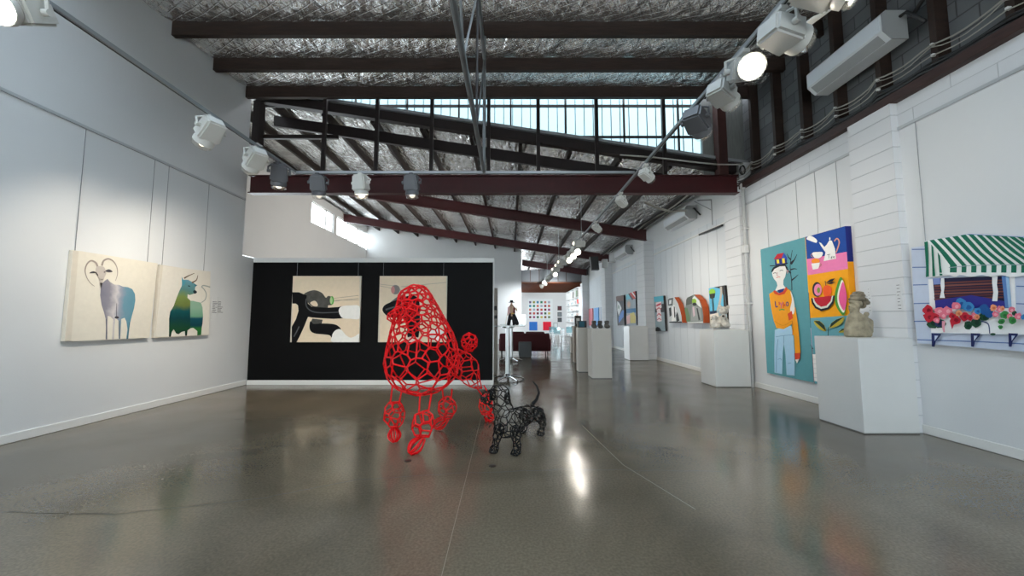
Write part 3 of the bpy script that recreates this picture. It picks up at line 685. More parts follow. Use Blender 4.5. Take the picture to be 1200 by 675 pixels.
# cable tray along the far eave
solo('cable', MB().path([(4.2, y, zr(4.2) - .05 + .03 * math.sin(y * 2.1)) for y in np.arange(8.5, 18.5, .4)], .03, 6), CABK, 'black cable bundle along the eave of the far sloping roof', 'cable', 'cables under the far eave', smooth=True)
solo('cable', MB().path([(4.33, y, zr(4.33) - .03 + .04 * math.sin(y * 1.7)) for y in np.arange(8.5, 18.5, .4)], .02, 6), CABW, 'pale cable beside the black bundle along the far eave', 'cable', 'cables under the far eave', smooth=True)
solo('cable', MB().path([(3.3, 9.4, 4.2), (3.6, 9.5, 4.1), (4.0, 9.6, 4.02), (4.45, 9.65, 4.06)], .03, 8), CABW, 'pale insulated pipe bending to the air conditioner by the second beam', 'cable', 'cables under the far eave', smooth=True)
# ================================================================== PLINTHS
def plinth(label, pts, h, m=PLINTH, group='display plinths'):
    """pts: four floor corners, counter-clockwise"""
    t = thing('display_plinth', label, 'plinth', (sum(p[0] for p in pts) / 4, sum(p[1] for p in pts) / 4, 0), group)
    bm = bmesh.new(); vs = [bm.verts.new((*p, z)) for z in (.012, h) for p in pts]
    for f in ((3, 2, 1, 0), (4, 5, 6, 7), (0, 1, 5, 4), (1, 2, 6, 5), (2, 3, 7, 6), (3, 0, 4, 7)): bm.faces.new([vs[i] for i in f])
    bmesh.ops.bevel(bm, geom=bm.edges[:], offset=.004, segments=1, affect='EDGES')
    part('box', MB().frombm(bm), m, t)
    c = Vector((sum(p[0] for p in pts) / 4, sum(p[1] for p in pts) / 4)); q = [c + (Vector(p) - c) * .985 for p in pts]
    part('base', MB().hexa([(*p, 0) for p in q] + [(*p, .014) for p in q]), mat('plinth_gap', '6a6a68', .6), t)
def quad(x0, x1, y0, y1): return [(x0, y0), (x1, y0), (x1, y1), (x0, y1)]
plinth('large white plinth nearest the viewer carrying the stone bust', quad(4.02, 4.655, 4.53, 5.18), 1.085)
plinth('white plinth carrying the pale stone animals beyond the big portrait', quad(3.95, 4.63, 7.60, 8.18), 1.10)
plinth('white plinth standing against the far pier under the striped pictures', quad(3.79, 4.40, 12.5, 13.1), 1.09)
plinth('warm white plinth with three dark stone cubes on it', quad(1.80, 2.24, 8.70, 9.15), 1.10, PLINTHB)
plinth('slim warm white plinth just left of the one with stone cubes', quad(1.68, 1.92, 9.75, 10.05), 1.10, PLINTHB)
# ================================================================== PAINTINGS
WIRE = mat('hanging_wire', '8f9294', .4, .5)
EDGE = 'cfc7b8'
def wires(t, pts, r=.0035):
    for a, b in pts: part('hanging_wire', MB().tube(a, b, r, n=5), WIRE, t)
def LW(f): return lambda x, y: f(x, y)
XA = -5.245
PL = lambda u, v: onx(u, v, XA)
# --- goat
t = thing('painting', 'square cream painting of a long-horned goat on the left wall', 'painting', (XA, 5.12, 1.04), 'animal paintings on the left wall')
a = Art(zm(70, 285, 5.4, PL), (.0006, 0, 0))
a.box(EDGE, XL + .005, XA, 4.60, 5.68, 1.045, 2.13, bev=.003); a.draw('d8d2c4', [(94, 50), (94, 50)] and [(120, 48), (620, 128), (566, 598), (72, 622)])
MG = ramp_mat('goat_wash', 'Y', 4.95, 5.42, [(0, '777684'), (.22, '86848f'), (.42, 'c3bebf'), (.55, '9095a3'), (.70, '6a8fa0'), (1, '56899a')], wob=.4)
body = [(262, 258), (284, 238), (302, 226), (318, 245), (345, 262), (375, 264), (400, 275), (430, 278), (458, 290), (475, 320), (478, 360), (470, 410), (456, 460), (446, 500), (440, 540), (433, 606), (420, 606), (428, 545), (421, 495), (410, 472), (389, 480), (386, 540), (382, 605), (372, 605), (372, 490), (352, 474), (346, 520), (341, 607), (330, 608), (335, 540), (338, 482), (320, 464), (303, 460), (301, 520), (300, 609), (289, 609), (292, 540), (290, 480), (280, 440), (264, 390), (255, 330)]
a.draw(MG, body)
a.draw('55535c', stroke([(360, 380), (358, 430), (360, 470)], 3, 5)); a.draw('3c3a42', ell(360, 470, 14, 8))
a.draw('4f5a66', stroke([(292, 480), (294, 540), (294, 609)], 4)); a.draw('4a5e6c', stroke([(375, 490), (377, 605)], 4)); a.draw('3f6b7a', stroke([(440, 500), (432, 560), (426, 606)], 5))
a.draw('9a9088', stroke([(238, 152), (226, 124), (196, 111), (170, 132), (158, 172), (168, 215), (190, 250), (218, 273)], 13, 3)); a.draw('9a9088', stroke([(264, 142), (275, 112), (305, 99), (336, 114), (358, 150), (363, 195), (350, 238)], 13, 3))
a.draw('b9b0a8', spl([(228, 152), (250, 145), (276, 150), (286, 168), (291, 192), (280, 216), (272, 240), (262, 252), (250, 240), (240, 212), (224, 186)], 3))
a.draw('3d3a40', spl([(183, 190), (205, 178), (230, 184), (212, 190)], 3)); a.draw('4a464c', spl([(284, 176), (308, 165), (332, 180), (305, 184)], 3))
a.draw('3a3636', stroke([(226, 186), (238, 205)], 7)); a.draw('3a3636', stroke([(275, 184), (284, 182)], 6)); a.draw('35302f', [(250, 250), (267, 250), (258, 288)]); a.draw('6a625e', stroke([(254, 226), (262, 232), (270, 226)], 4))
part('canvas', a.mb, a.mats, t)
wires(t, [((XL + .012, 4.66, 2.1), (XL + .012, 4.66, 3.67)), ((XL + .012, 5.6, 2.1), (XL + .012, 5.6, 3.67))])
# --- bull
t = thing('painting', 'cream painting of a blue and green bull on the left wall', 'painting', (XA, 6.2, 1.04), 'animal paintings on the left wall')
a = Art(zm(170, 300, 6.133, PL), (.0006, 0, 0))
a.box(EDGE, XL + .005, XA, 5.76, 6.74, 1.03, 2.12, bev=.003); a.draw('d8d3c8', [(130, 70), (470, 112), (460, 566), (72, 582)])
MBU = ramp_mat('bull_wash', 'Z', 1.05, 1.97, [(0, '08281e'), (.12, '164428'), (.30, '0a3a40'), (.42, '115052'), (.52, '66733c'), (.66, '748648'), (.78, '557f7c'), (1, '6596a8')], wob=.12)
MBR = ramp_mat('bull_back_wash', 'Z', 1.05, 1.5, [(0, '1f5a2a'), (.22, '2f7036'), (.33, '0b3a48'), (.6, '104c59'), (.68, '6a9a80'), (1, '86a892')], wob=.06)
a.draw(MBU, [(262, 218), (268, 180), (282, 170), (310, 171), (332, 184), (352, 196), (372, 211), (360, 223), (358, 240), (370, 258), (360, 268), (336, 276), (318, 281), (306, 274), (304, 300), (325, 320), (325, 520), (305, 535), (300, 572), (288, 573), (285, 540), (262, 546), (240, 563), (222, 556), (205, 526), (192, 546), (185, 580), (171, 581), (172, 520), (172, 450), (180, 400), (205, 360), (226, 300), (246, 250)])
a.draw(MBR, [(324, 322), (345, 322), (362, 327), (400, 335), (412, 370), (416, 430), (413, 480), (406, 520), (402, 567), (374, 570), (375, 540), (345, 516), (324, 520)])
a.draw('6b5a4a', stroke([(280, 160), (312, 142), (354, 124)], 12, 3)); a.draw('6b5a4a', stroke([(336, 192), (368, 172), (378, 138)], 12, 3)); a.draw('4f8f9f', [(262, 148), (274, 172), (292, 178), (284, 205), (264, 216)])
a.draw('1c2a30', spl([(344, 252), (356, 246), (371, 256), (366, 268), (350, 270)], 3)); a.draw('24404a', stroke([(306, 214), (322, 218)], 7)); a.draw('2f6f7c', [(350, 200), (374, 210), (358, 220)])
a.draw('9aa29c', stroke([(402, 335), (430, 312), (437, 272), (422, 240), (405, 222), (420, 212), (466, 224)], 6, 9))
part('canvas', a.mb, a.mats, t)
wires(t, [((XL + .012, 5.84, 2.1), (XL + .012, 5.84, 3.67)), ((XL + .012, 6.64, 2.1), (XL + .012, 6.64, 3.67))])
# --- wall labels by the bull (codes left out)
for k, (u0, u1) in enumerate(((249, 254.5), (255.5, 261))):
    p = onx(u0, 348, XL + .006); q = onx(u1, 374, XL + .006); mb = B(XL + .001, XL + .006, p.y, q.y, q.z, p.z); mb.mi = 1
    for r_ in range(9):
        z = p.z - .08 - r_ * .024; mb.box(XL + .006, XL + .0066, p.y + .012, p.y + .012 + (q.y - p.y - .02) * random.uniform(.4, 1), z - .008, z)
    solo('wall_label', mb, [mat('label_card', 'd3d5d6', .6), mat('label_print', '3c3c40', .6)], ('narrow white wall label nearer the bull painting', 'narrow white wall label further right of the bull painting')[k], 'wall label', 'labels beside the bull painting')
# --- black worm paintings on the black wall
YA = 7.855
PB = lambda u, v: ony(u, v, YA)
for n_ in (0, 1):
    u0, u1 = ((343.4, 421), (445, 523))[n_]
    lab = ('cream painting of black tube shapes with white ends, left on the black wall', 'cream painting of a black shape and grey sphere, right on the black wall')[n_]
    A0 = ony(u0, 323.5, YA); A1 = ony(u1, 401, YA)
    t = thing('painting', lab, 'painting', ((A0.x + A1.x) / 2, YA, A1.z), 'paintings on the black wall')
    a = Art(zm(335, 315, 7.105, PB) if n_ == 0 else PB, (0, -.0006, 0))
    a.box(EDGE, A0.x, A1.x, YA, 7.897, A1.z, A0.z, bev=.002)
    cl = [(A0.x, A1.x), None, (A1.z, A0.z)]
    MC = mat('worm_black', '0c0c0e', .5, spec=.12); MCG = mat('worm_grey', '4c4b47', .5, noise=.25, nscale=12, spec=.2)
    a.draw('e4d1b6', [(u0, 323.5), (u1, 323.5), (u1, 401), (u0, 401)] if n_ else [(55, 60), (615, 60), (615, 612), (50, 612)], cl)
    if n_ == 0:
        a.draw(MCG, spl([(150, 222), (180, 192), (240, 178), (300, 200), (332, 240), (352, 226), (384, 236), (396, 265), (384, 300), (352, 305), (345, 330), (262, 330), (200, 300)], 4), cl)
        a.draw('e4d1b6', spl([(203, 285), (222, 270), (245, 268), (264, 290), (262, 312), (225, 308)], 4), cl)
        a.draw('5aa64c', ell(384, 263, 17, 36), cl); a.draw('a9c98e', ell(378, 263, 11, 29), cl)
        for q in (((400, 246), (605, 222)), ((400, 262), (608, 260)), ((400, 270), (605, 246))): a.draw('8d867a', stroke(list(q), 3), cl)
        a.draw(MC, [(55, 195), (110, 195), (150, 212), (176, 222), (172, 250), (186, 290), (215, 315), (270, 320), (350, 324), (440, 318), (464, 312), (450, 345), (452, 385), (478, 412), (400, 417), (300, 412), (222, 406), (186, 400), (160, 465), (130, 532), (90, 612), (50, 612), (50, 482), (85, 420), (106, 350), (102, 305), (84, 290), (55, 290)], cl)
        a.draw('4c4e52', stroke([(170, 250), (172, 310), (215, 352), (300, 366), (440, 361)], 10, 8), cl); a.draw('56585c', stroke([(68, 565), (90, 525), (112, 480)], 9), cl)
        a.draw(MCG, [(222, 414), (308, 424), (300, 455), (230, 470), (205, 450)], cl)
        a.draw(MC, spl([(205, 436), (232, 458), (300, 455), (380, 458), (428, 470), (460, 503), (430, 522), (402, 545), (392, 592), (370, 556), (320, 546), (250, 540), (212, 522), (198, 488)], 3), cl)
        W_ = 'eceae4'
        a.draw(W_, spl([(446, 332), (470, 311), (540, 305), (614, 312), (614, 414), (540, 416), (478, 412), (452, 385), (442, 356)], 3), cl); a.draw(W_, spl([(386, 565), (392, 540), (412, 514), (446, 502), (472, 516), (502, 552), (540, 573), (580, 560), (615, 540), (615, 612), (392, 612)], 3), cl)
    else:
        for q in (((445, 335), (470, 340)), ((445, 333), (462, 335)), ((470, 336), (523, 331))): a.draw('b8ab98', stroke(list(q), .6), cl)
        a.draw('8a8480', ell(463.5, 339.5, 5.3, 5.6), cl); a.draw('c98a86', ell(460.6, 339.8, 2.2, 4.4), cl)
        a.draw('6e6c68', [(455, 356), (466, 347.5), (475, 344), (476, 352), (462, 362)], cl)
        a.draw(MC, spl([(448.3, 364), (450.5, 358), (457, 354.5), (469, 350), (482, 346), (490, 350), (492, 362), (490.5, 395), (478, 396.5), (476.5, 376), (465, 372), (455, 371)], 3), cl)
        a.draw('55575b', stroke([(452, 363), (462, 360), (474, 360)], 2, 1.4), cl); a.draw('e4c8bf', spl([(474, 398), (481, 394.5), (491, 396), (494, 401.5), (474, 401.5)], 3), cl); a.draw('eceae4', ell(512, 392, 9, 8), cl)
    part('canvas', a.mb, a.mats, t)
    wires(t, [((A0.x + .06, 7.893, A0.z - .02), (A0.x + .06, 7.893, 2.47)), ((A1.x - .08, 7.893, A0.z - .02), (A1.x - .08, 7.893, 2.47))], .0025)
# --- big portrait, two canvases
XP = 4.70
PP = lambda u, v: onx(u, v, XP)
t = thing('painting', 'tall teal portrait canvas of a person with a house hat and orange sweater', 'painting', (XP, 6.65, .35), 'two canvases of the big portrait')
a = Art(PP, (-.0006, 0, 0)); TEAL = '5f9ea6'
a.box(TEAL, XP, 4.748, 6.085, 7.225, .325, 2.615, bev=.003)
a.draw(TEAL, [(890.4, 293.8), (944.5, 278.9), (952, 445.5), (899.8, 436)], [None, (6.085, 7.225), (.325, 2.615)])
z4 = lambda pts: [(880 + x / 4.823, 260 + y / 4.823) for x, y in pts]
z5 = lambda pts: [(880 + x / 5.623, 360 + y / 5.623) for x, y in pts]
OR, RED, SKIN, NAVY, INK = 'f2a01c', 'd9482a', 'f0ece6', '27307e', '22262e'
a.draw(INK, z4(stroke([(232, 385), (230, 330), (222, 250), (234, 160)], 5, 3)))
for q in ([(230, 330), (250, 315), (268, 298)], [(226, 290), (212, 275), (206, 255)], [(226, 270), (245, 265), (262, 268)], [(228, 240), (246, 215), (262, 182)], [(228, 215), (214, 200), (206, 180)], [(224, 235), (236, 222), (250, 212)]): a.draw(INK, z4(stroke(q, 9, 2)))
a.draw(NAVY, z4([(137, 214), (150, 204), (188, 204), (205, 212), (203, 240), (160, 246), (138, 243)])); a.draw('c02a36', z4([(130, 212), (150, 182), (188, 174), (174, 206)])); a.draw('3a55b8', z4([(188, 174), (208, 205), (205, 215), (174, 206)]))
a.draw('f2dc4a', z4([(146, 214), (160, 212), (163, 234), (150, 236)])); a.draw('f2dc4a', z4([(178, 207), (192, 205), (196, 232), (181, 234)])); a.draw(INK, z4(stroke([(110, 249), (150, 246), (185, 240), (212, 232)], 5)))
a.draw(INK, z4(spl([(118, 285), (128, 258), (160, 244), (192, 238), (206, 256), (204, 272), (170, 256), (140, 268)], 3)))
a.draw(SKIN, z4([(122, 288), (136, 266), (165, 252), (196, 250), (205, 272), (197, 310), (187, 328), (186, 355), (200, 374), (168, 392), (140, 388), (153, 360), (148, 340), (133, 322), (125, 305)]))
for q, c in (([(128, 292), (138, 288), (148, 290)], INK), ([(166, 278), (176, 273), (186, 276)], INK), ([(154, 285), (150, 302), (160, 304)], 'c98a86'), ([(148, 316), (158, 312), (170, 312)], RED), ([(206, 280), (214, 274), (210, 292)], 'e8a0a0')): a.draw(c, z4(stroke(q, 3)))
a.draw('a9cfe6', z5([(162, 150), (215, 130), (270, 122), (285, 190), (292, 290), (294, 452), (240, 446), (233, 320), (222, 240), (215, 300), (211, 441), (160, 431), (158, 300)]))
for q in ([(170, 195), (215, 188), (278, 182)], [(222, 190), (222, 240)], [(182, 345), (200, 338), (205, 350)], [(250, 372), (270, 366)], [(185, 210), (175, 300), (172, 430)]): a.draw('5f86a8', z5(stroke(q, 2.5)))
a.draw(OR, z4([(108, 408), (140, 388), (168, 410), (206, 372), (232, 392), (242, 425), (250, 500), (246, 570), (220, 590), (190, 606), (150, 600), (134, 560), (120, 490)]))
a.draw(OR, z5([(270, 20), (300, 0), (318, 120), (334, 300), (298, 312), (292, 200), (284, 120)])); a.draw(OR, z4([(236, 500), (256, 512), (272, 600), (276, 640), (240, 640), (238, 560)]))
a.draw(SKIN, z4(spl([(228, 390), (246, 430), (254, 490), (246, 522), (234, 512), (228, 490), (238, 440)], 3)))
a.draw(RED, z4([(132, 392), (140, 386), (165, 404), (190, 392), (206, 366), (214, 380), (196, 408), (166, 416), (140, 408)])); a.draw(NAVY, z4([(156, 386), (196, 376), (188, 394), (168, 402)]))
a.draw(RED, z4([(214, 520), (238, 502), (244, 545), (222, 558)])); a.draw(RED, z5([(296, 304), (334, 300), (330, 340), (300, 346)])); a.draw(SKIN, z5([(300, 345), (326, 342), (312, 370)]))
for q, c, w_ in (([(144, 448), (148, 480), (160, 477)], NAVY, 5), ([(166, 452), (168, 470)], RED, 5), ([(172, 455), (180, 470), (188, 452)], 'd05a8c', 4), ([(180, 470), (178, 488)], 'd05a8c', 4), ([(192, 486), (192, 456), (202, 456), (203, 470), (193, 474)], RED, 4), ([(168, 500), (182, 494), (198, 498)], '6f9f4a', 7)): a.draw(c, z4(stroke(q, w_)))
a.draw(NAVY, z4(ell(214, 464, 8, 13))); a.draw(OR, z4(ell(214, 464, 3.5, 8)))
a.draw('b8741a', z4(stroke([(242, 560), (246, 600), (244, 640)], 3))); a.draw('d48a14', z4(stroke([(140, 560), (190, 585), (240, 560)], 2.5)))
part('canvas', a.mb, a.mats, t)
wires(t, [((4.742, 7.05, 2.6), (4.742, 7.05, 3.6)), ((4.742, 6.3, 2.6), (4.742, 6.3, 3.6))])
XQ = 4.665
PQ = lambda u, v: onx(u, v, XQ)
t = thing('painting', 'narrow canvas of a teapot, fruit and leaves beside the orange-sweater portrait', 'painting', (XQ, 5.7, .35), 'two canvases of the big portrait')
a = Art(PQ, (-.0006, 0, 0)); yq0, yq1 = 5.33, 6.06
C_ = [None, (yq0, yq1), (.325, 2.60)]
a.box(NAVY, XQ, 4.748, yq0, yq1, 2.10, 2.60); a.box('f2a01c', XQ, 4.748, yq0, yq1, 1.3, 2.10); a.box(TEAL, XQ, 4.748, yq0, yq1, .325, 1.3)
for z0, z1, c in ((1.72, 2.60, 'f0b81f'), (1.17, 1.72, INK), (.86, 1.17, 'e8a8d0'), (.325, .86, 'a01f45')): a.box(c, XQ + .001, 4.748, yq1, yq1 + .012, z0, z1)
a.draw('1f4a9a', z4([(312, 88), (548, 20), (548, 172), (312, 214)]), C_); a.draw('ee82b4', z4([(310, 212), (560, 165), (560, 263), (310, 304)]), C_); a.draw('f7a81c', z4([(310, 303), (570, 262), (580, 530), (310, 546)]), C_); a.draw('6aa9b6', z4([(310, 544), (600, 528), (620, 960), (310, 960)]), C_)
a.draw('f2f0ec', z5([(396, 308), (470, 312), (480, 500), (404, 482)]), C_)
for q in range(5): a.draw('b8c4c8', z5(stroke([(396, 340 + q * 30), (475, 345 + q * 31)], 2)), C_)
WHT = 'f2f0ec'
a.draw(WHT, z4(spl([(316, 96), (326, 82), (344, 80), (362, 90), (376, 104), (372, 118), (350, 112), (330, 104)], 3)), C_)
a.draw(WHT, z4([(386, 114), (400, 120), (418, 142), (430, 130), (446, 104), (460, 106), (478, 152), (484, 208), (414, 222), (424, 172), (402, 142)]), C_); a.draw('d89a88', z4(stroke([(474, 110), (490, 94), (502, 118), (484, 174)], 7)), C_); a.draw(WHT, z4(ell(449, 95, 4, 9)), C_)
for q in ([(434, 186), (452, 183)], [(443, 185), (444, 206)], [(456, 200), (464, 196), (456, 206), (464, 206)], [(468, 203), (474, 194), (475, 206)]): a.draw(INK, z4(stroke(q, 2.2)), C_)
a.draw(WHT, z4(spl([(350, 176), (380, 170), (410, 172), (404, 196), (384, 206), (362, 202)], 3)), C_); a.draw('f2902c', z4(ell(370, 222, 24, 15)), C_); a.draw(WHT, z4([(346, 236), (396, 230), (386, 264), (354, 270)]), C_); a.draw('c08878', z4(stroke([(392, 236), (404, 240), (392, 256)], 3)), C_); a.draw('c08878', z4(stroke([(352, 178), (344, 190), (356, 200)], 3)), C_)
a.draw(INK, z4(ell(378, 382, 26, 42)), C_); a.draw('f08ab0', z4(ell(384, 384, 22, 34)), C_); a.draw('7f9a3a', z4(ell(388, 386, 9, 16)), C_)
a.draw('f0602a', z4(spl([(412, 388), (420, 364), (440, 358), (458, 368), (462, 392), (450, 420), (424, 424)], 3)), C_); a.draw(INK, z4(stroke([(430, 360), (426, 334)], 4)), C_); a.draw(INK, z4([(430, 346), (452, 326), (482, 318), (468, 336)]), C_); a.draw(INK, z4([(434, 352), (462, 340), (486, 340), (462, 350)]), C_)
a.draw(INK, z4([(347, 432), (480, 416), (474, 458), (446, 494), (404, 504), (370, 488), (352, 460)]), C_); a.draw('d8ddd0', z4([(356, 430), (472, 417), (466, 450), (440, 484), (404, 492), (376, 478), (360, 452)]), C_); a.draw('c01f33', z4([(362, 429), (466, 417), (458, 448), (434, 474), (404, 480), (382, 466), (368, 448)]), C_)
a.draw('4f9a3a', z4(spl([(520, 312), (494, 360), (482, 425), (494, 485), (535, 528), (548, 420)], 4)), C_); a.draw('f0f0e0', z4(spl([(526, 328), (506, 372), (496, 428), (506, 478), (535, 512), (548, 420)], 4)), C_); a.draw('f0609a', z4(spl([(530, 340), (514, 378), (505, 428), (514, 470), (538, 500), (550, 420)], 4)), C_)
LF = 'b8a83a'
for q, h in ((spl([(364, 560), (396, 560), (424, 586), (432, 618), (402, 610), (376, 588)], 3), [(364, 560), (396, 560), (424, 586), (432, 618), (398, 588)]), (spl([(454, 600), (462, 574), (492, 552), (536, 538), (526, 570), (492, 592)], 3), [(454, 600), (462, 574), (492, 552), (536, 538), (500, 564)]), (spl([(505, 625), (525, 605), (560, 600), (545, 622)], 3), [(505, 625), (525, 605), (560, 600), (532, 612)])):
    a.draw(LF, z4(q), C_); a.draw('24382c', z4(h), C_)
a.draw('24382c', z4(stroke([(448, 595), (446, 640), (444, 700)], 4)), C_); a.draw('24382c', z5(stroke([(400, 245), (420, 275)], 5)), C_)
part('canvas', a.mb, a.mats, t)
wires(t, [((4.742, 5.9, 2.6), (4.742, 5.9, 3.6)), ((4.742, 5.5, 2.6), (4.742, 5.5, 3.6))])
# --- awning window painting
XW = 4.69
PW = lambda u, v: onx(u, v, XW)
t = thing('painting', 'painting of a window with a green striped awning and flower box, photo right edge', 'painting', (XW, 3.8, 1.04))
z6f = zm(1080, 260, 4.2167, PW); a = Art(z6f, (-.0006, 0, 0)); BL = 'c4cfe2'
sh = [(-52, 128), (20, 118), (22, 94), (60, 86), (230, 58), (520, 74), (900, 90), (900, 300), (930, 300), (930, 700), (520, 642), (-20, 600), (-35, 480)]
a.mb.mi = a.slot(BL); q = [z6f(*p) for p in sh]; a.mb.prism([p + Vector((.04, 0, 0)) for p in q], (-.04, 0, 0))
LN = '5f78ae'
for q in (((-48, 136), (22, 135)), ((-45, 225), (25, 224)), ((-42, 312), (30, 310)), ((-38, 404), (40, 402)), ((-36, 492), (50, 490)), ((-20, 582), (520, 604), (900, 650)), ((470, 318), (900, 330)), ((470, 404), (900, 420)), ((455, 500), (900, 520)), ((228, 62), (520, 78), (900, 94))): a.draw(LN, stroke(list(q), 5))
a.draw('f2f2f2', [(36, 284), (464, 262), (470, 440), (500, 550), (50, 548)]); a.draw('20203e', [(58, 280), (436, 266), (446, 425), (72, 425)])
for k in range(7): a.draw(('6a3f3c', '7d4f48', '5a3236')[k % 3], [(66, 300 + k * 13), (408, 284 + k * 14), (410, 292 + k * 14), (68, 309 + k * 13)])
a.draw('34348a', [(72, 388), (250, 362), (420, 392), (444, 426), (74, 428)]); a.draw('5f86c0', [(402, 268), (438, 266), (452, 424), (420, 424)]); a.draw('9cc0e0', [(422, 268), (438, 266), (452, 424), (436, 424)]); a.draw('7f92c8', [(62, 280), (98, 278), (100, 308), (66, 310)])
a.draw('eef0f2', [(102, 278), (118, 277), (120, 320), (116, 350), (122, 376), (96, 376), (104, 340), (100, 310)]); a.draw('eef0f2', [(356, 268), (384, 267), (380, 310), (386, 345), (382, 392), (356, 392), (362, 350), (356, 300)])
WH = 'eff1f0'; GR = '1f6f58'
a.draw(WH, [(24, 96), (48, 90), (232, 62), (520, 78), (900, 94), (1000, 215), (1000, 262), (152, 258), (150, 264), (42, 276), (34, 230)])
tx = [(46, 68, 148, 182), (84, 106, 206, 230), (122, 145, 254, 280), (160, 186, 304, 330), (200, 226, 355, 380), (240, 266, 404, 430), (282, 308, 454, 480), (322, 350, 504, 530)] + [(322 + 40 * k, 350 + 40 * k, 504 + 50 * k, 530 + 50 * k) for k in range(1, 11)]
for t0, t1, b0, b1 in tx:
    ty = lambda x: 92 - (x - 40) * .158 if x < 235 else 62 + (x - 235) * .05
    a.draw(GR, [(t0, ty(t0)), (t1, ty(t1)), (t1 + (b1 - t1) * .5 + 3, 150), (b1, 214), (b1 - 1, 252), (b0 - 1, 252), (b0, 214), (t0 + (b0 - t0) * .5 + 3, 150)])
for q in ([(25, 100), (42, 96), (46, 170), (48, 268), (33, 274), (34, 225)], [(60, 112), (70, 125), (74, 200), (80, 268), (66, 270), (64, 200)], [(92, 150), (104, 168), (108, 215), (116, 264), (102, 266), (98, 215)]): a.draw(GR, q)
a.draw(WH, spl([(150, 262), (180, 272), (205, 262), (260, 272), (310, 262), (360, 272), (410, 262), (460, 274), (560, 262), (640, 274), (900, 270), (900, 256), (150, 250)], 3)); a.draw('9fb0b8', stroke([(148, 226), (300, 214), (520, 212), (900, 216)], 3))
a.draw('f0f1f2', [(58, 470), (900, 482), (900, 566), (62, 548)])
for x in (62, 258, 446): a.draw('28305e', [(x, 550), (x + 48, 552), (x + 46, 562), (x + 22, 590), (x + 16, 618), (x + 2, 616)]); a.draw(BL, [(x + 16, 562), (x + 34, 563), (x + 17, 588)])
rs = random.Random(3)
def bloom(c, x, y, r): a.draw(c, ell(x, y, r, r * .9, 11, .22)); a.draw({'c0283a': '8a1226', 'e8788c': 'f4aab4', '3f86c0': '245a9a', '24503a': '17382a', 'e89a70': 'd06a4a', '2a3a66': '1b2348', '3f8a4a': '2a6a36'}.get(c, c), ell(x + r * .15, y + r * .1, r * .45, r * .4, 9, .2))
for c, x, y, r in (('24503a', 70, 500, 30), ('24503a', 110, 505, 26), ('2a3a66', 100, 500, 20), ('24503a', 248, 512, 22), ('24503a', 290, 495, 28), ('24503a', 330, 470, 26), ('3f86c0', 215, 405, 30), ('3f86c0', 250, 420, 30), ('245a9a', 330, 432, 26), ('245a9a', 356, 452, 24), ('3f86c0', 300, 440, 18), ('c0283a', 52, 436, 26), ('c0283a', 60, 468, 28), ('c0283a', 88, 470, 22), ('e8788c', 110, 440, 24), ('e8788c', 152, 440, 24), ('e8788c', 130, 462, 20), ('c0283a', 192, 484, 26), ('c0283a', 240, 468, 24), ('c0283a', 180, 466, 18), ('e8788c', 198, 416, 22), ('e89a70', 212, 452, 16), ('e8788c', 290, 466, 18), ('e89a70', 304, 470, 14), ('c0283a', 268, 472, 16), ('e8788c', 104, 486, 16),
                   ('e89a70', 388, 424, 18), ('e8788c', 420, 432, 18), ('e8788c', 398, 456, 16), ('e89a70', 436, 428, 13), ('3f8a4a', 445, 460, 22), ('3f8a4a', 432, 492, 16), ('3f8a4a', 428, 520, 12), ('e8788c', 484, 436, 18), ('e8788c', 474, 466, 15), ('3f8a4a', 490, 486, 22), ('24503a', 500, 452, 14)): bloom(c, x, y, r)
for k in range(10): bloom(rs.choice(['c0283a', 'e8788c', '3f8a4a', '3f86c0']), 520 + 34 * k, rs.uniform(435, 490), rs.uniform(18, 28))
a.draw('c0283a', [(182, 490), (210, 490), (194, 532)]); a.draw('e8a0b0', stroke([(152, 490), (150, 520), (154, 545)], 18, 8)); a.draw('2a3a66', stroke([(340, 490), (376, 505), (384, 552)], 8, 5)); a.draw('24503a', ell(400, 555, 14, 6))
part('canvas', a.mb, a.mats, t)
wires(t, [((4.742, 4.38, 2.2), (4.742, 4.38, 3.61))])
# --- labels on the near pier and wall
def paper(X, u0, v0, u1, v1, label, group=None):
    p = onx(u0, v0, X); q = onx(u1, v1, X); y0, y1 = sorted((p.y, q.y)); z0, z1 = sorted((p.z, q.z)); mb = B(X, X + .004, y0, y1, z0, z1); mb.mi = 1; n = 8
    for k in range(n):
        z = z1 - (k + .8) * (z1 - z0) / (n + .5); mb.box(X - .0005, X, y1 - .012 - (y1 - y0 - .024) * rs.uniform(.4, 1), y1 - .012, z - .006, z)
    solo('wall_label', mb, [mat('label_card', 'd3d5d6', .6), mat('label_print', '3c3c40', .6)], label, 'wall label', group)
paper(4.654, 1049, 331, 1058, 364, 'white paper notice on the pier right of the stone bust')
paper(4.654, 1016, 336, 1022, 366, 'narrow text label on the pier just behind the stone bust')
paper(4.740, 860, 343, 864, 369, 'narrow printed wall label right of the palm and sky picture')
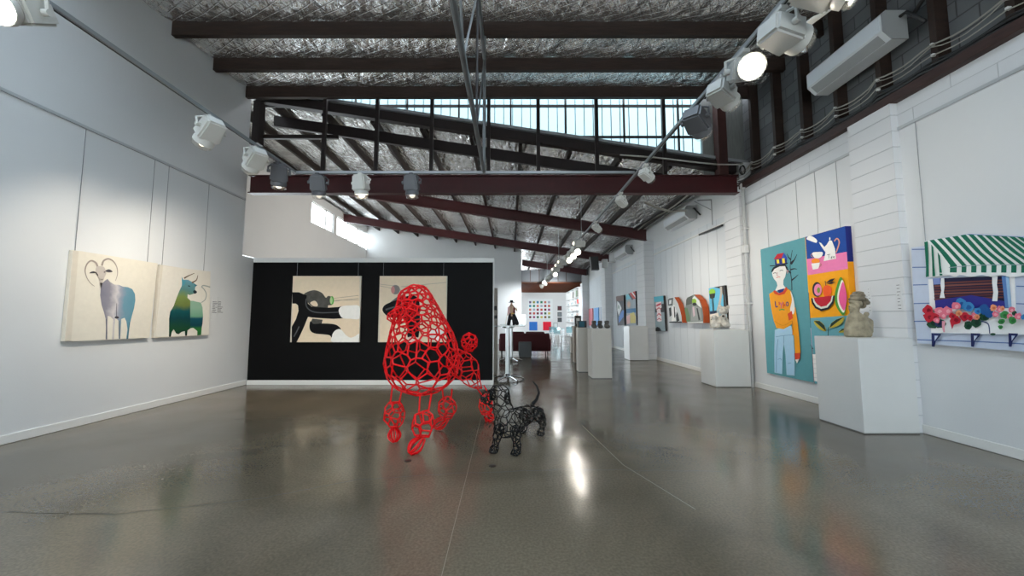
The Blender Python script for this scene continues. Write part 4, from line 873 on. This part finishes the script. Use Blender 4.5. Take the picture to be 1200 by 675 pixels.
# --- pictures in the far right bay
XB = 4.66
def far_art(label, outline, shapes, X=XB, depth=.05, bg='8fa0a6', side='3a3a3c', group='pictures in the far right bay'):
    f = zm(760, 330, 9.64, lambda u, v: onx(u, v, X)); pts = [f(*p) for p in outline]
    c = sum(pts, Vector()) / len(pts)
    t = thing('picture', label, 'picture', (X, c.y, min(p.z for p in pts)), group)
    a = Art(f, (-.001, 0, 0)); a.mb.mi = a.slot(side); a.mb.prism([p + Vector((depth, 0, 0)) for p in pts], (-depth, 0, 0)); a.draw(bg, outline)
    for c_, s_ in shapes: a.draw(c_, s_)
    part('panel', a.mb, a.mats, t)
far_art('narrow upright picture with a pink and white zigzag under blue', [(60, 172), (166, 160), (190, 556), (82, 562)], [('5fb4c8', [(60, 172), (166, 160), (169, 225), (66, 230)]), ('24262a', [(76, 262), (174, 250), (178, 345), (80, 350)]), ('f0dede', [(84, 238), (142, 225), (150, 290), (135, 310), (146, 380), (150, 445), (120, 455), (98, 445), (96, 330), (84, 300)]), ('c84a5a', [(90, 262), (140, 240), (144, 258), (92, 282)]), ('c84a5a', [(92, 310), (118, 290), (146, 308), (146, 318), (118, 302), (94, 322)]), ('c84a5a', [(96, 380), (118, 355), (146, 375), (146, 388), (118, 368), (98, 392)]), ('c84a5a', [(98, 430), (120, 410), (146, 425), (146, 436), (120, 420), (98, 440)]), ('26282c', [(82, 530), (100, 510), (128, 520), (150, 556), (84, 561)])])
far_art('smaller house-shaped grey and white picture with rust red side', [(215, 205), (235, 188), (292, 176), (334, 250), (356, 320), (372, 390), (380, 465), (236, 465), (226, 400), (212, 330)], [('55585a', [(218, 205), (236, 190), (280, 182), (272, 270), (222, 272)]), ('d8dadb', [(236, 212), (262, 206), (258, 250), (232, 256)]), ('2a2c2e', [(232, 300), (256, 290), (262, 380), (240, 400)]), ('e8e8e6', [(262, 290), (290, 260), (320, 330), (300, 360), (312, 440), (262, 450), (270, 370)]), ('303234', [(312, 380), (330, 340), (352, 440), (318, 455)]), ('2a2c2e', [(238, 452), (378, 450), (380, 465), (236, 465)]), ('2c2e30', [(288, 280), (300, 285), (306, 400), (294, 410)])], X=4.58, depth=.13, bg='c4c8c8', side='a8502c')
far_art('larger house-shaped grey and green picture with rust red side', [(425, 205), (440, 180), (515, 146), (575, 205), (606, 285), (618, 380), (620, 466), (440, 468), (425, 400), (402, 300), (418, 285)], [('50554f', [(428, 205), (442, 182), (500, 155), (490, 250), (424, 270)]), ('5f7a5a', [(404, 300), (440, 295), (470, 400), (470, 455), (428, 450), (422, 390)]), ('d8dcda', [(495, 190), (520, 160), (575, 215), (600, 300), (560, 270), (520, 215)]), ('8ab040', ell(518, 222, 26, 30)), ('24262a', ell(522, 255, 22, 18)), ('8f9492', [(495, 270), (545, 280), (590, 300), (610, 440), (480, 445)]), ('c9b0b8', [(500, 290), (518, 280), (530, 380), (510, 400)]), ('34383a', [(545, 300), (560, 300), (588, 430), (570, 440)]), ('cdd2d0', [(445, 455), (618, 450), (618, 466), (445, 466)])], X=4.56, depth=.15, bg='767d7a', side='b0532c')
far_art('upright picture of a round green tree and tall trunk against blue sky', [(680, 75), (858, 42), (882, 300), (895, 520), (702, 522)], [('62b4d4', [(680, 75), (858, 42), (870, 180), (880, 330), (694, 335)]), ('26364e', [(694, 335), (770, 325), (772, 362), (696, 365)]), ('3c3a38', [(740, 64), (858, 42), (880, 300), (852, 320), (846, 160), (820, 80)]), ('b8b0a4', [(808, 60), (832, 56), (836, 130), (816, 260), (790, 330), (770, 330), (796, 230), (812, 130)]), ('8abf3c', ell(722, 118, 36, 38)), ('30352c', [(690, 140), (756, 130), (750, 180), (722, 195), (698, 190)]), ('30352c', stroke([(722, 190), (728, 260), (734, 330)], 9)), ('4a5a44', stroke([(736, 190), (742, 330)], 4)), ('dcd2c6', [(694, 375), (790, 350), (800, 395), (698, 398)]), ('c8c2b4', [(698, 400), (800, 396), (800, 520), (704, 520)]), ('34322e', stroke([(710, 430), (740, 420), (790, 440)], 8)), ('4c4842', stroke([(720, 515), (735, 450), (760, 445)], 9))], side='2f2c2a')
fz = lambda L: [((715 + x / 9.64 - 760) * 9.64, (330 + y / 9.64 - 330) * 9.64) for x, y in L]
far_art('narrow dark picture with white and blue shapes by the far pier, left of its pair', fz([(66, 168), (152, 152), (160, 490), (84, 496)]), [('5a4038', fz([(68, 168), (152, 154), (153, 215), (70, 222)])), ('d8dcdc', fz([(80, 220), (104, 240), (130, 300), (100, 390), (82, 330)])), ('4a7fc4', fz([(98, 400), (140, 320), (156, 330), (150, 400), (100, 470)])), ('8a9a90', fz([(92, 260), (108, 280), (104, 310), (90, 300)]))], bg='34363e', group='pair of pictures by the far pier')
far_art('narrow bright picture with red diagonal stripes by the far pier, right of its pair', fz([(180, 150), (284, 108), (300, 492), (186, 494)]), [('6fc0d0', fz([(180, 150), (215, 135), (240, 190), (182, 210)])), ('c84a44', fz([(220, 130), (284, 108), (288, 190), (262, 200)])), ('f0eaea', fz([(240, 124), (256, 118), (286, 165), (288, 185)])), ('3a3f4a', fz([(205, 140), (220, 132), (262, 200), (250, 210)])), ('c9a48a', ell(fz([(214, 258)])[0][0], fz([(214, 258)])[0][1], 18, 36)), ('2f6f9a', fz([(184, 310), (290, 300), (292, 350), (186, 356)])), ('d8c878', fz([(226, 360), (270, 345), (292, 400), (290, 470), (230, 470)])), ('e8b8b4', fz([(188, 390), (226, 370), (224, 470), (190, 486)]))], bg='9aa4ac', group='pair of pictures by the far pier')
# ================================================================== WIRE DOGS
AX = Vector((.49, .87, 0)); SD = Vector((.87, -.49, 0))   # along the body to the tail, across the body
MD = Matrix((AX, SD, Vector((0, 0, 1)))).transposed()
t = thing('poodle_sculpture', 'large red wire poodle sculpture standing on the concrete floor', 'sculpture', (-.82, 4.5, 0))
bc = ony(495, 424, 4.40)
head = ony(485, 354, 4.18); muz = ony(458, 371.5, 3.95)
pr = [(bc, (.43, .43, .36), MD), (ony(494, 434, 4.36), (.38, .39, .27), MD)]
pr += chain(bc + Vector((.0, .0, .12)), ony(492, 389, 4.32), .40, .315, 7) + chain(ony(492, 389, 4.32), ony(489, 368, 4.24), .315, .245, 5) + chain(ony(489, 368, 4.24), head, .245, .185, 5)
pr += [(head + Vector((.02, .02, .05)), (.17, .17, .15), MD)]
core = organic(pr, .03, 10)
red = MB()
def psp(p):
    z = p[2]
    return .13 if z < 1.0 else (.085 if z < 1.28 else .064)
wire(core, psp, .0095, red)
part('body', red, REDW, t, smooth=60)
mz = organic(chain(ony(477, 364, 4.10), ony(468, 369, 4.05), .095, .085, 4) + chain(ony(468, 370, 4.05), muz, .085, .05, 6), .02, 5)
part('face', wire(mz, lambda p: .05, .006), REDW, t, smooth=60)
hip = organic(chain(ony(538, 424, 4.78), ony(546, 432, 4.85), .17, .17, 4) + chain(ony(546, 432, 4.85), ony(562, 456, 4.98), .16, .06, 6), .03, 8)
part('thigh', wire(hip, lambda p: .115, .008), REDW, t, smooth=60)
def pom_leg(top, pom, pr_, foot, toe, wires_=2):
    lg = MB(); top = Vector(top); pom = Vector(pom); foot = Vector(foot); toe = Vector(toe)
    for k in range(wires_):
        an = 2 * math.pi * k / wires_ + .15; o = Vector((math.cos(an), math.sin(an), 0))
        lg.tube(top + o * .055, pom + o * .045 + Vector((0, 0, pr_[2] * .7)), .0095, n=6)
    L = part('leg', lg, REDW, t)
    part('pompom', wire(organic([(pom, pr_, None)], .02, 3), lambda p: .08, .0085), REDW, L, smooth=60)
    ft = MB(); a = pom - Vector((0, 0, pr_[2] * .9)); d = toe - a
    s = d.cross(Vector((0, 0, 1))).normalized(); u = s.cross(d.normalized())
    for k in range(7):
        an = 2 * math.pi * k / 7; o = s * math.cos(an) + u * math.sin(an); pts = []
        for q in range(9):
            w = q / 8; c = a.lerp(toe, w); rr = .028 + .042 * math.sin(math.pi * min(1, w * 1.05)) ** 1.0 * (.6 + .6 * w); rr *= (1 if w < .95 else .6)
            p = c + o * rr; p.z = max(p.z, .010); pts.append(p)
        ft.path(pts, .009, 5)
    part('foot', ft, REDW, L, smooth=60)
pom_leg(ony(466, 452, 4.30), ony(462, 486, 4.26), (.115, .115, .155), (0, 0, 0), ony(462.5, 518, 4.22))
pom_leg(ony(499, 462, 3.98), ony(496, 497, 3.93), (.115, .115, .145), (0, 0, 0), ony(480, 531, 3.84))
pom_leg(ony(524, 456, 4.62), ony(524, 478, 4.66), (.115, .115, .135), (0, 0, 0), ony(509, 501, 4.70))
pom_leg(ony(562, 452, 4.98), ony(570, 474, 5.05), (.10, .10, .15), (0, 0, 0), ony(577, 492, 5.12))
tl = MB(); a_, b_2 = ony(538, 416, 4.95), ony(549, 410, 5.0)
for k in range(3):
    o = Vector((math.cos(k * 2.1), math.sin(k * 2.1), .3)) * .025; tl.path([ony(534, 424, 4.9) + o, a_ + o, ony(545, 413, 4.98) + o * .8, ony(549, 404, 5.0) + o * .6], .009, 6)
T = part('tail', tl, REDW, t, smooth=60)
part('pompom', wire(organic([(ony(550, 401, 5.0), (.108, .108, .125), None)], .02, 3), lambda p: .058, .009), REDW, T, smooth=60)
# black dog
t = thing('dog_sculpture', 'small black wire dog sculpture standing beside the red poodle', 'sculpture', (.1, 4.1, 0))
q = lambda u, v, Y: ony(u, v, Y)
chest = q(594, 497, 3.95); nk = q(589, 474, 3.95); hd = q(585, 465, 3.92); mzz = q(570, 466, 3.79); hips = q(621, 484, 4.40)
pr = chain(chest, q(604, 492, 4.1), .135, .12, 5) + chain(q(604, 492, 4.1), hips, .115, .095, 8) + chain(chest + Vector((0, 0, .03)), hd, .115, .085, 6)
pr += [(hd, (.115, .11, .125), None)] + chain(hd + Vector((-.01, -.02, -.01)), mzz, .09, .062, 6)
pr += chain(hips, q(630, 487, 4.40), .085, .08, 3)
dark = wire(organic(pr, .016, 5), lambda p: .074 if p[2] < .48 else .058, .0052)
part('body', dark, BLKW, t, smooth=60)
def dleg(pts, radii):
    pr = []
    for i in range(len(pts) - 1): pr += chain(pts[i], pts[i + 1], radii[i], radii[i + 1], 7)
    f = pts[-1] + Vector((-.025, -.03, .0)); pr += [(Vector((f.x, f.y, .032)), (.045, .05, .032), None)]
    part('leg', wire(organic(pr, .012, 2), lambda p: .040, .0062), BLKW, t, smooth=60)
dleg([q(585, 502, 3.93), q(581, 518, 3.92), Vector((-.15, 3.92, .03))], [.055, .036, .032])
dleg([q(604, 505, 3.90), q(606, 520, 3.88), Vector((.065, 3.86, .03))], [.06, .038, .034])
dleg([q(630, 485, 4.42), q(636, 494, 4.50), q(635, 502, 4.52), Vector((.36, 4.50, .03))], [.075, .045, .032, .03])
dleg([q(615, 486, 4.5), q(617, 492, 4.60), q(614, 500, 4.62), Vector((.16, 4.60, .03))], [.07, .045, .032, .03])
part('tail', MB().path([q(624, 474, 4.46), q(629, 468, 4.5), q(631.5, 460, 4.5), q(629, 452, 4.5), q(624, 446.5, 4.5)], lambda w: .022 - .013 * w, 8), BLKW, t, smooth=60)
for s_, (u, v) in enumerate(((577, 462), (594, 466))):
    e = organic([(q(u, v + 1, 3.92 + .05 * s_), (.03, .045, .075), None)], .012, 2); part('ear', wire(e, lambda p: .04, .006), BLKW, t, smooth=60)
part('nose', MB().ball(mzz + Vector((-.035, -.04, .0)), .022), BLKW, t, smooth=60)
for u, v in ((478, 540), (577, 546)):
    p = onz(u, v); solo('floor_socket', MB().lathe([(.032, 0), (.034, .004), (.012, .007)], p, 14), mat('socket_dark', '2b2018', .5), 'small dark floor fitting in front of the ' + ('red poodle' if u < 500 else 'black dog'), 'floor fitting', smooth=60)
# ================================================================== STONE BUST
t = thing('bust_sculpture', 'weathered stone bust of a woman in a turban on the large plinth', 'sculpture', (4.33, 4.85, 1.085))
Y0 = 4.85; b = lambda u, v, dy=0: ony(u, v, Y0 + dy)
S = 1 / 94.
pr = [(b(1005.5 - 3 * w ** 2, 392 - 21 * w), (.158 - .075 * w ** 2.2, .108 - .035 * w ** 2, .062), None) for w in [x / 11 for x in range(12)]]
pr += chain(b(1001, 371), b(1002.5, 361), .048, .042, 6) + [(b(1003, 356), (.066, .060, .074), None), (b(999.6, 361), (.046, .045, .036), None), (b(995.4, 358.4), (.016, .014, .013), None), (b(998, 353.5), (.032, .040, .020), None), (b(996.2, 362), (.016, .024, .009), None), (b(997.6, 364.6), (.024, .026, .014), None), (b(1006, 358.5, -.055), (.014, .012, .026), None)]
pr += chain(b(1019, 388), b(1019.5, 377), .038, .034, 6) + chain(b(1019.5, 377), b(1012, 372), .034, .024, 6) + [(b(1011, 371, -.04), (.03, .028, .022), None)]
pr += chain(b(1012.5, 372.5), b(1015.5, 368), .028, .028, 5)
bs = organic(pr, .009, 4)
zm_ = min(v.z for v in bs.V)
for v in bs.V: v.z = max(v.z, 1.0865)
part('body', bs, STONE, t, smooth=80)
tb = organic([(b(1003.8, 350.5), (.086, .078, .034), None), (b(1005, 346.5), (.082, .074, .030), None), (b(1005.5, 343.3), (.062, .056, .022), None), (b(1011.5, 352), (.05, .055, .036), None), (b(1015, 354.5), (.042, .04, .032), None), (b(1010.5, 358.5), (.03, .05, .034), None)], .008, 1)
part('turban', tb, mat('darker_stone', '7d7462', .85, noise=.4, nscale=20, bump=.6, bscale=60), t, smooth=80)
# ================================================================== STONE ANIMALS on the second plinth
t = thing('animal_sculpture', 'pale carved stone animals huddled together on the second white plinth', 'sculpture', (4.15, 7.85, 1.10))
g = lambda u, v, Y=7.85: ony(u, v, Y)
pr = [(g(846, 377), (.13, .11, .12), None), (g(848, 364), (.085, .08, .085), None), (g(843.5, 359), (.035, .03, .045), None), (g(853, 360), (.03, .03, .045), None), (g(848, 371, 7.76), (.05, .05, .045), None), (g(850, 380, 7.78), (.09, .07, .07), None), (g(842, 381, 7.76), (.05, .05, .06), None)]
pr += [(g(836, 380), (.07, .08, .08), None), (g(837, 372, 7.83), (.055, .055, .05), None), (g(853, 381, 7.78), (.05, .05, .05), None)]
ms = organic(pr, .014, 3)
for v in ms.V: v.z = max(v.z, 1.102)
part('body', ms, STONEG, t, smooth=80)
part('nose', MB().ball(g(847, 371, 7.70) + Vector((0, -.01, .01)), (.022, .02, .018)), BLK, t, smooth=60)
# ================================================================== THINGS ON THE WARM PLINTHS
for k, (u, zc) in enumerate(((696, 0), (703, 0), (711, 0))):
    t = thing('stone_cube', ('leftmost', 'middle', 'rightmost')[k] + ' of the three dark grey stone pieces on the warm white plinth', 'stone block', (ony(u, 380, 8.9).x, 8.9, 1.10), 'stone pieces on the warm plinth')
    x = ony(u, 380, 8.9).x; DG = mat('dark_stone', '4f4c48', .8, noise=.4, nscale=20, bump=.4); LG = mat('mid_stone', '77726a', .8, noise=.4, nscale=20, bump=.4)
    part('lower_block', organic([(Vector((x, 8.9, 1.155)), (.062, .06, .056), None), (Vector((x + .02, 8.88, 1.14)), (.05, .05, .04), None), (Vector((x - .025, 8.9, 1.17)), (.04, .04, .04), None)], .012, 1), (DG, DG, LG)[k], t, smooth=60)
    part('upper_block', B(x - .045, x + .045, 8.85, 8.94, 1.20, 1.275, bev=.012), DG, t)
t = thing('storage_box', 'dark box with a teal front standing on the slim warm plinth', 'box', (1.80, 9.88, 1.10))
part('box', B(1.69, 1.91, 9.80, 9.98, 1.10, 1.27, bev=.006), BLK, t); part('front', B(1.72, 1.85, 9.79, 9.80, 1.115, 1.255), paint('2f5f70'), t, label='teal front panel')
t = thing('framed_print', 'small dark picture frame standing behind the teal box', 'picture frame', (1.84, 11.9, 1.05))
part('frame', B(1.95, 2.15, 11.88, 11.91, 1.10, 1.42), mat('frame_dark', '3a3630', .5), t); part('print', B(2.0, 2.10, 11.87, 11.88, 1.17, 1.34), paint('d8d4ca'), t)
plinth('brown plinth low behind the slim warm plinth', quad(1.92, 2.3, 11.8, 12.2), 1.10, mat('plinth_brown', '8a7a6c', .5))
plinth('brown plinth further back left of the slim warm plinth', quad(2.35, 2.75, 15.2, 15.6), .62, MATS['plinth_brown'])
# ================================================================== BAR TABLES, FIGURINE, SOFA
def bar_table(x, y, h, r, label):
    t = thing('bar_table', label, 'table', (x, y, 0), 'chrome bar tables')
    part('table_top', MB().lathe([(r - .006, h - .018), (r, h - .012), (r, h - .004), (r - .006, h)], (x, y, 0), 36), mat('glass_top', 'c4cfcd', .08, 0, spec=.9), t, smooth=30)
    part('top_plate', MB().lathe([(.05, h - .06), (.16, h - .03), (.16, h - .018)], (x, y, 0), 24), CHROME, t, smooth=30)
    part('column', MB().lathe([(.046, .06), (.046, h - .05)], (x, y, 0), 24), mat('satin_column', 'c6c9ca', .28, .85), t, smooth=30)
    part('hub', MB().lathe([(.09, .05), (.10, .07), (.07, .12), (.055, .14)], (x, y, 0), 24), CHROME, t, smooth=30)
    for k in range(5):
        an = 2 * math.pi * k / 5 + .3; d = Vector((math.cos(an), math.sin(an), 0)); c = Vector((x, y, 0))
        lg = part('foot', MB().path([c + d * .06 + Vector((0, 0, .085)), c + d * .18 + Vector((0, 0, .075)), c + d * .30 + Vector((0, 0, .05)), c + d * .36 + Vector((0, 0, .03))], lambda w: .026 - .008 * w, 8), CHROME, t, smooth=60)
        part('glide', MB().lathe([(.022, 0), (.022, .016), (.01, .03)], c + d * .355, 10), BLK, lg)
bar_table(-.065, 8.5, 1.17, .38, 'chrome bar table with a round top just past the black wall')
bar_table(.02, 12.3, 1.15, .36, 'chrome bar table further back, behind the first bar table')
t = thing('figurine', 'dressed figurine in a wide hat and black trousers on the nearest bar table', 'figurine', (.02, 8.5, 1.172))
h = lambda u, v, Y=8.5: ony(u, v, Y)
pr = chain(h(599.5, 369), h(599.5, 360), .045, .058, 5) + chain(h(599.5, 360), h(599.5, 356.5), .02, .02, 3) + [(h(599.6, 355.5), (.022, .022, .03), None)]
pr += chain(h(598, 369), h(597, 375), .036, .03, 4) + chain(h(601.5, 369), h(604.5, 375), .036, .03, 4)
pr += chain(h(596.5, 360.5), h(594.6, 369.5), .02, .012, 7) + chain(h(603, 361), h(606, 364.5), .018, .012, 5) + chain(h(606, 364.5), h(605, 359.5), .012, .012, 4)
part('body', organic(pr, .008, 2), paint('c9a890'), t, smooth=70)
pr = chain(h(598.5, 368), h(597, 374), .045, .04, 5) + chain(h(597, 374), h(596, 379.8), .04, .038, 5) + chain(h(601, 368), h(604, 374), .045, .042, 5) + chain(h(604, 374), h(606.2, 379), .042, .04, 5) + chain(h(600.5, 369), h(602, 379.8), .03, .03, 5)
ms = organic(pr, .009, 2)
for v in ms.V: v.z = max(v.z, 1.173)
part('trousers', ms, mat('cloth_black', '18161a', .8), t, label='wide black trousers', smooth=70)
pr = chain(h(597, 361), h(596.8, 367.5), .04, .036, 5) + chain(h(596, 361), h(595.6, 367), .024, .02, 4)
part('jacket', organic(pr, .009, 2), paint('e3b8b4'), t, label='pale pink jacket half', smooth=70)
part('vest', organic(chain(h(602, 361.5), h(602, 366.5), .034, .036, 5), .009, 2), paint('6a1f22'), t, label='dark red vest half', smooth=70)
part('sash', MB().lathe([(.05, 0), (.055, .015), (.05, .03)], h(600.3, 368.2), 16), paint('d8b060'), t)
part('hat', MB().lathe([(.07, 0), (.072, .006), (.036, .010), (.034, .045), (.028, .05)], h(599.6, 354.6), 20), mat('cloth_black', '18161a', .8), t, smooth=40)
part('cane', MB().tube(h(594.2, 369.5), h(592.2, 380), .006), paint('cfc4ae'), t)
t = thing('acrylic_stand', 'clear acrylic leaflet stand on the further bar table', 'leaflet stand', (.40, 12.2, 1.15))
AC_ = glass_mat('acrylic', (.86, .92, .94), .18, .03)
part('base', B(.25, .47, 12.1, 12.3, 1.15, 1.158), AC_, t); part('upright', B(.25, .47, 12.2, 12.206, 1.158, 1.46), AC_, t); part('leaflet', B(.29, .43, 12.208, 12.211, 1.17, 1.40), paint('8fa4a8'), t)
SOFA = mat('sofa_dark_red', '420a10', .8, noise=.15, nscale=30)
t = thing('sofa', 'dark red two-seat sofa seen from behind, beyond the bar tables', 'sofa', (.5, 14.3, 0))
part('backrest', B(-.40, 1.40, 14.0, 14.22, .17, .80, bev=.05, seg=3), SOFA, t, smooth=50)
part('seat_base', B(-.36, 1.36, 14.2, 14.95, .17, .36, bev=.03, seg=2), SOFA, t, smooth=50)
for x in (-.42, 1.28): part('armrest', B(x, x + .16, 14.02, 14.95, .17, .62, bev=.04, seg=3), SOFA, t, smooth=50)
for x in (-.22, .52): part('seat_cushion', B(x, x + .72, 14.2, 14.92, .36, .50, bev=.05, seg=3), SOFA, t, smooth=50)
for x in (-.20, .54): part('back_cushion', B(x, x + .70, 14.18, 14.36, .48, .86, bev=.06, seg=3), SOFA, t, smooth=50)
for x, y in ((-.33, 14.08), (1.33, 14.08), (-.33, 14.88), (1.33, 14.88)): part('leg', MB().tube((x, y, .18), (x, y, 0), .022, .016), BLK, t)
t = thing('side_cube', 'dark grey box seat standing behind the red sofa', 'box seat', (.5, 13.7, 0))
part('cube', B(.28, .72, 13.5, 13.9, .02, .52, bev=.015, seg=2), mat('cube_grey', '4c5052', .6), t); part('base', B(.30, .70, 13.52, 13.88, 0, .02), BLK, t)
# ================================================================== FAR ROOM
t = thing('door_leaf', 'narrow beige panel with a dark handle plate just past the black wall edge', 'panel', (-.33, 9.2, 0))
part('panel', B(-.46, -.31, 9.2, 9.26, 0, 2.05, bev=.004), mat('panel_beige', 'a79f92', .5), t)
part('handle_plate', B(-.39, -.32, 9.185, 9.20, 1.32, 1.40), BLK, t); part('handle_plate', B(-.39, -.33, 9.185, 9.20, 1.52, 1.62), BLK, t)
# sample grid
t = thing('picture_board', 'white board with a grid of thirty small colourful pictures on the end wall', 'picture board', (1.9, 31.95, 1.4))
part('board', B(1.42, 3.45, 31.94, 31.99, 1.35, 3.0, bev=.006), mat('board_white', 'd9dfe0', .5), t)
cols = ['6a2a34', '7a4a2a', '8a8a3a', '9aa0b0', '8a3a6a', '5a6a4a', '3a7a9a', '8a3040', '40604a', '4a4a4a', '2a7a5a', 'b04a3a', 'b8a84a', '6a5a7a', 'c06a5a']
for r_ in range(5):
    for c_ in range(6):
        x = 1.60 + c_ * .31; z = 1.50 + r_ * .305; part('small_picture', B(x - .09, x + .09, 31.925, 31.94, z - .09, z + .09), paint(cols[(r_ * 7 + c_ * 4) % 15]), t)
for x, c_, lab in ((1.85, '2f6fc0', 'blue'), (2.98, 'd81f3a', 'bright red')):
    solo('wall_panel', B(x - .33, x + .33, 31.93, 31.99, .42, 1.12, bev=.005), paint(c_), lab + ' square panel under the grid of small pictures', 'wall panel', 'square panels under the picture grid')
# white shelf unit along the right wall of the far room
t = thing('shelf_unit', 'tall white shelf unit along the right wall of the far room', 'shelf', (4.5, 27.8, 0))
part('back', B(4.68, 4.73, 24.9, 30.6, 0, 3.4), BOARD, t)
for z in (.1, .65, 1.1, 1.5, 1.9, 2.3, 2.75, 3.38): part('shelf', B(4.35, 4.70, 24.9, 30.6, z, z + .04), BOARD, t)
for y in (24.9, 26.8, 28.7, 30.56): part('side', B(4.35, 4.70, y, y + .04, 0, 3.42), BOARD, t)
rs = random.Random(5)
for k in range(5):
    y = 25.3 + k * .62; solo('framed_print', B(4.50, 4.54, y, y + .46, 2.79, 3.30, bev=.004), [paint(['5a5f58', '7d7f72', '8aa08a', '4a4c4a', '6a6058'][k])], 'framed print standing on the top white shelf, ' + ['nearest the pier', 'second from the pier', 'third from the pier', 'fourth from the pier', 'furthest from the pier'][k], 'framed print', 'prints on the top shelf')
for row, z in enumerate((.69, 1.14, 1.54, 1.94, 2.34)):
    n = 0
    for k in range(7):
        y = 25.1 + k * .75 + rs.uniform(-.05, .15); hh = rs.uniform(.12, .30)
        if z > 2.3 and k == 0: continue
        solo('display_box', B(4.42, 4.62, y, y + rs.uniform(.2, .42), z + .001, z + hh, bev=.004), [paint(rs.choice(['cfd6d6', 'b8c2c4', 'e0e4e2', 'a8b0b0', 'c8b8b0']))], 'pale display box, ' + ORD[k] + ' from the pier on the ' + ORD[row] + ' boxed shelf from the floor', 'display box', 'boxes on the white shelf unit')
solo('display_box', B(4.36, 4.52, 25.2, 25.6, 2.341, 2.62, bev=.01), [paint('c8433a')], 'red display box on the white shelf, just under the top prints', 'display box', 'boxes on the white shelf unit')
# end wall small frames
for k, (x, z, c_) in enumerate(((4.02, 2.05, '5a3038'), (4.02, 1.55, '7c8488'), (4.02, 1.1, '50555a'))):
    tt = thing('framed_print', ('top', 'middle', 'lowest')[k] + ' of three small dark framed prints in the far right corner of the end wall', 'framed print', (x, 31.95, z), 'prints on the end wall')
    part('frame', B(x - .17, x + .17, 31.94, 31.99, z, z + .36), mat('frame_dark', '3a3630', .5), tt); part('print', B(x - .13, x + .13, 31.93, 31.94, z + .04, z + .32), paint(c_), tt)
tt = thing('framed_print', 'larger pale framed print low on the end wall near the shelf unit', 'framed print', (3.7, 31.95, .55)); part('frame', B(3.5, 3.86, 31.93, 31.99, .5, 1.05), mat('frame_grey', '9aa0a2', .5), tt); part('print', B(3.55, 3.81, 31.92, 31.93, .56, .99), paint('d5dcdc'), tt)
# coloured hangings on the right wall before the far pier
for k, (y, c_, lab) in enumerate(((22.9, 'd07a84', 'pink'), (21.4, '6aa0d8', 'sky blue'), (19.9, 'a9b4c4', 'grey blue'))):
    solo('fabric_panel', B(4.70, 4.745, y - .55, y + .55, .95, 1.95, bev=.004), [paint(c_)], lab + ' flat fabric panel hung on the far right wall', 'fabric panel', 'three coloured panels on the far right wall')
# clear tables and chairs
ACY = glass_mat('cyan_acrylic', (.62, .86, .90), .22, .04)
def chair(x, y, rz, label):
    t = thing('acrylic_chair', label, 'chair', (0, 0, 0), 'clear chairs in the far room')
    part('seat', B(-.21, .21, -.2, .2, .43, .455, bev=.008), ACY, t); part('backrest', B(-.2, .2, .18, .2, .50, .86, bev=.006), ACY, t)
    for a in (-.18, .18):
        for b in (-.17, .17): part('leg', MB().tube((a, b, .43), (a * 1.15, b * 1.15, 0), .014), CHROME, t)
    t.location = (x, y, 0); t.rotation_euler = (0, 0, rz)
chair(2.75, 22.6, 2.6, 'clear acrylic chair nearest, left of the white shelf unit'); chair(3.6, 23.4, .4, 'clear acrylic chair right of the glass table in the far room'); chair(2.5, 24.8, 3.6, 'clear acrylic chair furthest back at the glass table')
t = thing('glass_table', 'clear glass table among acrylic chairs in the far room', 'table', (2.95, 24.0, 0))
part('table_top', B(2.5, 3.3, 23.7, 24.5, .72, .735, bev=.004), ACY, t)
for a in (2.56, 3.24):
    for b in (23.76, 24.44): part('leg', MB().tube((a, b, .72), (a, b, 0), .018), CHROME, t)
